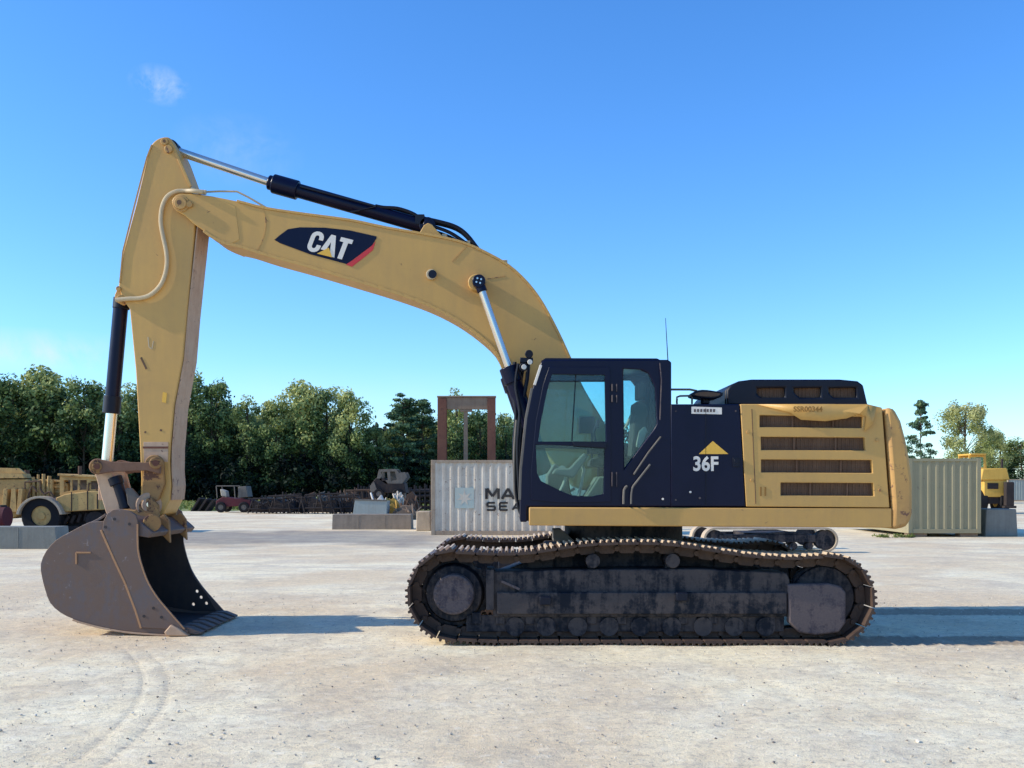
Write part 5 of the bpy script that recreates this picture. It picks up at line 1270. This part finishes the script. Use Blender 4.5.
# ================================================================== GROUND
def ground_mat():
    m, nt, b, out = newmat('pale_gravel')
    p = pos(nt); sep = nt.nodes.new('ShaderNodeSeparateXYZ'); nt.links.new(p, sep.inputs[0]); X, Y_ = sep.outputs[0], sep.outputs[1]
    big = noise(nt, p, .22, 6, .6, .4); mid = noise(nt, p, 1.6, 7, .65, .3); fine = noise(nt, p, 22, 8, .75); grain = noise(nt, p, 90, 4, .7)
    streak = noise(nt, pos(nt, (.45, 1.3, 1)), .7, 8, .7, 1.0)
    c = mixc(nt, ramp(nt, mid, [(.32, 0), (.7, 1)]), (.96, .79, .49), (1.0, .89, .62))
    c = mixc(nt, mth(nt, 'MULTIPLY', mth(nt, 'MULTIPLY', ramp(nt, streak, [(.44, 0), (.62, 1)]), mth(nt, 'MULTIPLY_ADD', Y_, .04, .15, clamp=True)), .75), c, (.66, .55, .41))
    c = mixc(nt, mth(nt, 'MULTIPLY', ramp(nt, big, [(.44, 0), (.58, 1)]), .7), c, (.74, .54, .32))
    c = mixc(nt, ramp(nt, noise(nt, p, .75, 8, .72, .5), [(.50, 0), (.64, .55)]), c, (.56, .46, .33))
    c = mixc(nt, ramp(nt, fine, [(.33, .7), (.47, 0)]), c, (.36, .30, .235))
    c = mixc(nt, ramp(nt, fine, [(.60, 0), (.74, .55)]), c, (.92, .88, .82))
    c = mixc(nt, ramp(nt, grain, [(.40, .3), (.48, 0)]), c, (.20, .18, .16))
    vo = nt.nodes.new('ShaderNodeTexVoronoi'); vo.inputs['Scale'].default_value = 34; nt.links.new(p, vo.inputs['Vector'])
    stone = ramp(nt, vo.outputs['Distance'], [(.10, 1), (.25, 0)])
    c = mixc(nt, mth(nt, 'MULTIPLY', stone, .45), c, vo.outputs['Color'], 'SOFT_LIGHT')
    mot = noise(nt, pos(nt, (1, 1.3, 1)), 7, 7, .78, .3)
    c = mixc(nt, ramp(nt, mot, [(.36, .6), (.49, 0)]), c, (.52, .43, .32))
    c = mixc(nt, ramp(nt, mot, [(.54, 0), (.68, .5)]), c, (.98, .88, .70))
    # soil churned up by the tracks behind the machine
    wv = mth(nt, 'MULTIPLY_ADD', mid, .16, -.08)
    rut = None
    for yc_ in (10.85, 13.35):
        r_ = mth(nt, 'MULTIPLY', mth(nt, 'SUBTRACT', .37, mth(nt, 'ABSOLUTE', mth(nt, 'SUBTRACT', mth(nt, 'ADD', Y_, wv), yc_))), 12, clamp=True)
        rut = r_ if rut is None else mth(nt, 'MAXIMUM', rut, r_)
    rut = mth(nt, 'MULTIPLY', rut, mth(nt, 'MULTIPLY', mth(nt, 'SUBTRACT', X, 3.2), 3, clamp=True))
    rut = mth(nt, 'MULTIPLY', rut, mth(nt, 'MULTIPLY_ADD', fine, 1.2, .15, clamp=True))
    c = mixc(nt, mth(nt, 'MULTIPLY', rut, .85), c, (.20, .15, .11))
    # dark grey lane across the yard
    wob = mth(nt, 'MULTIPLY_ADD', noise(nt, pos(nt, (.25, .25, 1)), 1, 6, .6), 9, -4.5)
    yy = mth(nt, 'ADD', Y_, wob)
    lane = mth(nt, 'MULTIPLY', mth(nt, 'SUBTRACT', 1, mth(nt, 'MULTIPLY', mth(nt, 'ABSOLUTE', mth(nt, 'SUBTRACT', yy, 32.5)), .19), clamp=True), 3, clamp=True)
    fx = mth(nt, 'MULTIPLY', mth(nt, 'SUBTRACT', -1.0, X), .45, clamp=True)
    lane = mth(nt, 'MULTIPLY', mth(nt, 'MULTIPLY', lane, fx), mth(nt, 'MULTIPLY_ADD', mid, .7, .35), clamp=True)
    c = mixc(nt, mth(nt, 'MULTIPLY', lane, .95), c, (.19, .175, .165))
    # small oily stains
    st_ = noise(nt, pos(nt, (.7, 1.4, 1)), 1.1, 6, .7, .8)
    c = mixc(nt, ramp(nt, st_, [(.69, 0), (.73, .6)]), c, (.12, .10, .09))
    # tyre marks, curving
    d2 = mth(nt, 'POWER', mth(nt, 'SUBTRACT', Y_, 5.92), 2)
    xc = mth(nt, 'SUBTRACT', -2.62, mth(nt, 'MULTIPLY', d2, .07)); dx = mth(nt, 'ABSOLUTE', mth(nt, 'SUBTRACT', X, xc))
    band = mth(nt, 'SUBTRACT', 1, mth(nt, 'MULTIPLY', mth(nt, 'ABSOLUTE', mth(nt, 'SUBTRACT', dx, .11)), 22), clamp=True)
    lug = mth(nt, 'SINE', mth(nt, 'MULTIPLY_ADD', Y_, 70, mth(nt, 'MULTIPLY', dx, 30)))
    tyre = mth(nt, 'MULTIPLY', band, mth(nt, 'MULTIPLY_ADD', lug, .35, .5)); fade = mth(nt, 'MULTIPLY', mth(nt, 'SUBTRACT', 10.6, Y_), .8, clamp=True)
    tyre = mth(nt, 'MULTIPLY', mth(nt, 'MULTIPLY', tyre, fade), ramp(nt, mid, [(.3, .3), (.55, 1)]))
    c = mixc(nt, mth(nt, 'MULTIPLY', tyre, .40), c, (.25, .20, .16))
    # far away the grass shows through
    gm = mth(nt, 'MULTIPLY', mth(nt, 'SUBTRACT', Y_, mth(nt, 'MULTIPLY_ADD', noise(nt, p, .12, 5), 16, 58)), .3, clamp=True)
    gx = mth(nt, 'MULTIPLY', mth(nt, 'SUBTRACT', 22, X), .3, clamp=True); gm = mth(nt, 'MULTIPLY', gm, gx)
    c = mixc(nt, gm, c, mixc(nt, mid, (.16, .20, .06), (.32, .32, .13)))
    nt.links.new(c, b.inputs['Base Color']); b.inputs['Roughness'].default_value = .95; b.inputs['Specular IOR Level'].default_value = .15
    h = mth(nt, 'ADD', mth(nt, 'MULTIPLY', mth(nt, 'ADD', fine, mth(nt, 'MULTIPLY', mot, .8)), .5), mth(nt, 'MULTIPLY', grain, .15)); h = mth(nt, 'ADD', h, mth(nt, 'MULTIPLY', mid, 1.4)); h = mth(nt, 'ADD', h, mth(nt, 'MULTIPLY', streak, 1.2))
    h = mth(nt, 'SUBTRACT', h, mth(nt, 'MULTIPLY', tyre, .5)); h = mth(nt, 'ADD', h, mth(nt, 'MULTIPLY', stone, .25))
    bump(nt, b, h, .55, .03); return m
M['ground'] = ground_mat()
from mathutils import noise as mn
xs = np.concatenate([-np.geomspace(1200, 9.2, 26), np.arange(-9, 9.01, .05), np.geomspace(9.2, 1200, 26)])
ys = np.concatenate([[-100, -20, 0, 3], np.arange(4.6, 17, .05), np.geomspace(17.3, 2500, 40)])
zz = np.zeros((len(ys), len(xs)))
for j, y in enumerate(ys):
    if not 4.5 < y < 17: continue
    fy = min(1, (17-y)/3)
    for i, x in enumerate(xs):
        if -9.05 < x < 9.05:
            h_ = mn.noise((x*1.3, y*1.3, 0))*.012+mn.noise((x*5, y*5, 3))*.007+mn.noise((x*13, y*13, 7))*.0035
            cu = -2.62-.07*(y-5.92)**2; dd = abs(abs(x-cu)-.11)
            if y < 10.5 and dd < .05: h_ -= .006*(1-dd/.05)*(1+.6*math.sin(y*60))
            if x > 3.3 and (abs(y-10.85) < .4 or abs(y-13.35) < .4): h_ += .5*(mn.noise((x*9, y*4, 5)))*.03+(.006*math.sin(x*66))
            zz[j, i] = (h_-.010)*fy*min(1, (9-abs(x))/1.5 if abs(x) < 9 else 0)
gx, gy = np.meshgrid(xs, ys); nv = np.stack([gx, gy, zz], 2).reshape(-1, 3); W_ = len(xs)
jj, ii = np.meshgrid(np.arange(len(ys)-1), np.arange(W_-1), indexing='ij'); q0 = (jj*W_+ii).ravel()
me = bpy.data.meshes.new('ground'); me.vertices.add(len(nv)); me.vertices.foreach_set('co', nv.ravel())
fq = np.stack([q0, q0+1, q0+W_+1, q0+W_], 1); me.loops.add(fq.size); me.loops.foreach_set('vertex_index', fq.ravel()); me.polygons.add(len(fq)); me.polygons.foreach_set('loop_start', np.arange(0, fq.size, 4)); me.update(calc_edges=True)
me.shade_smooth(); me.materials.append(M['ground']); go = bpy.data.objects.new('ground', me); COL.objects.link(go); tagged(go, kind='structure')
# loose stones
m, nt, bb, out = newmat('loose_stone'); oi = noise(nt, pos(nt), 9, 3); nt.links.new(ramp(nt, oi, [(.35, (.16, .13, .11)), (.5, (.5, .43, .34)), (.65, (.78, .70, .58))]), bb.inputs['Base Color']); bb.inputs['Roughness'].default_value = .9; M['stone'] = m
t = bmesh.new(); bmesh.ops.create_icosphere(t, subdivisions=1, radius=1); iv = np.array([v.co[:] for v in t.verts]); ifc = np.array([[v.index for v in f.verts] for f in t.faces]); t.free()
n = 22000; rg = np.random.RandomState(4); yy = 4.6+rg.power(1.3, n)*16; xx = rg.uniform(-1, 1, n)*yy*.62; s = .003+.010*rg.power(.35, n)**3; s[:90] *= 2.2
V = iv[None]*(1+rg.uniform(-.25, .25, (n, 12, 1)))*s[:, None, None]*rg.uniform(.6, 1.2, (n, 1, 3)); V[:, :, 2] *= .7
V += np.stack([xx, yy, s*.2-.006], 1)[:, None, :]
me = bpy.data.meshes.new('gravel'); me.from_pydata(V.reshape(-1, 3).tolist(), [], (ifc[None]+12*np.arange(n)[:, None, None]).reshape(-1, 3).tolist())
me.materials.append(M['stone']); go = bpy.data.objects.new('gravel', me); COL.objects.link(go); tagged(go, 'loose pale stones scattered over the gravel yard', 'gravel', kind='stuff')

# ================================================================== LIGHT
EL, AZ = 30.0, 5.0     # sun low on the left, a touch towards the viewer
sd_ = Vector((-math.cos(R(EL))*math.cos(R(AZ)), -math.cos(R(EL))*math.sin(R(AZ)), math.sin(R(EL))))
sun = bpy.data.lights.new('sun', 'SUN'); sun.energy = 5.0; sun.angle = R(.5); sun.color = (1, .93, .78)
so = bpy.data.objects.new('sun', sun); COL.objects.link(so); so.rotation_euler = sd_.to_track_quat('Z', 'Y').to_euler(); so.location = (-20, 0, 20)
w = bpy.data.worlds.new('World'); sc.world = w; w.use_nodes = True; nt = w.node_tree; nt.nodes.clear()
out = nt.nodes.new('ShaderNodeOutputWorld'); bg = nt.nodes.new('ShaderNodeBackground'); nt.links.new(bg.outputs[0], out.inputs[0])
sky = nt.nodes.new('ShaderNodeTexSky'); sky.sky_type = 'NISHITA'; sky.sun_disc = False; sky.sun_elevation = R(EL); sky.sun_rotation = R(270-AZ)
sky.air_density = 1.0; sky.dust_density = .3; sky.ozone_density = 3.0
hs = nt.nodes.new('ShaderNodeHueSaturation'); hs.inputs['Saturation'].default_value = 1.22; nt.links.new(sky.outputs[0], hs.inputs['Color'])
col = mixc(nt, 1.0, hs.outputs[0], (1.24, 1.58, 1.98), 'MULTIPLY')
tc_ = nt.nodes.new('ShaderNodeTexCoord').outputs['Generated']
def wisp(px, py, rx, ry, amt, scale):
    d = Vector((px-CX, F, HY-py)).normalized()
    vm = nt.nodes.new('ShaderNodeVectorMath'); vm.operation = 'SUBTRACT'; nt.links.new(tc_, vm.inputs[0]); vm.inputs[1].default_value = d
    mp = nt.nodes.new('ShaderNodeMapping'); mp.inputs['Scale'].default_value = (F/rx, 3, F/ry); mp.inputs['Rotation'].default_value = (0, 0, 0); nt.links.new(vm.outputs[0], mp.inputs[0])
    ln = nt.nodes.new('ShaderNodeVectorMath'); ln.operation = 'LENGTH'; nt.links.new(mp.outputs[0], ln.inputs[0])
    fall = mth(nt, 'SUBTRACT', 1, ln.outputs['Value'], clamp=True)
    nz = noise(nt, tc_, scale, 7, .62, .6)
    return mth(nt, 'MULTIPLY', mth(nt, 'MULTIPLY', ramp(nt, nz, [(.40, 0), (.68, 1)]), fall), amt, clamp=True)
ws = [wisp(160, 85, 26, 17, .9, 30), wisp(238, 150, 60, 34, .22, 18), wisp(45, 352, 120, 22, .9, 9), wisp(330, 395, 260, 30, .15, 7)]
tot = ws[0]
for k in ws[1:]: tot = mth(nt, 'ADD', tot, k, clamp=True)
cl = mixc(nt, tot, col, (6.0, 6.8, 7.4)); nt.links.new(cl, bg.inputs[0]); bg.inputs[1].default_value = .136

cam = bpy.data.cameras.new('camera'); co = bpy.data.objects.new('camera', cam); COL.objects.link(co)
co.location = (0, 0, H); co.rotation_euler = (R(90), 0, 0); cam.sensor_width = 36; cam.lens = 36*F/1024; cam.shift_y = (HY-384)/1024
cam.clip_end = 5000; cam.clip_start = .1
sc.camera = co
sc.view_settings.view_transform = 'Standard'; sc.view_settings.look = 'None'; sc.view_settings.exposure = 0; sc.view_settings.gamma = 1
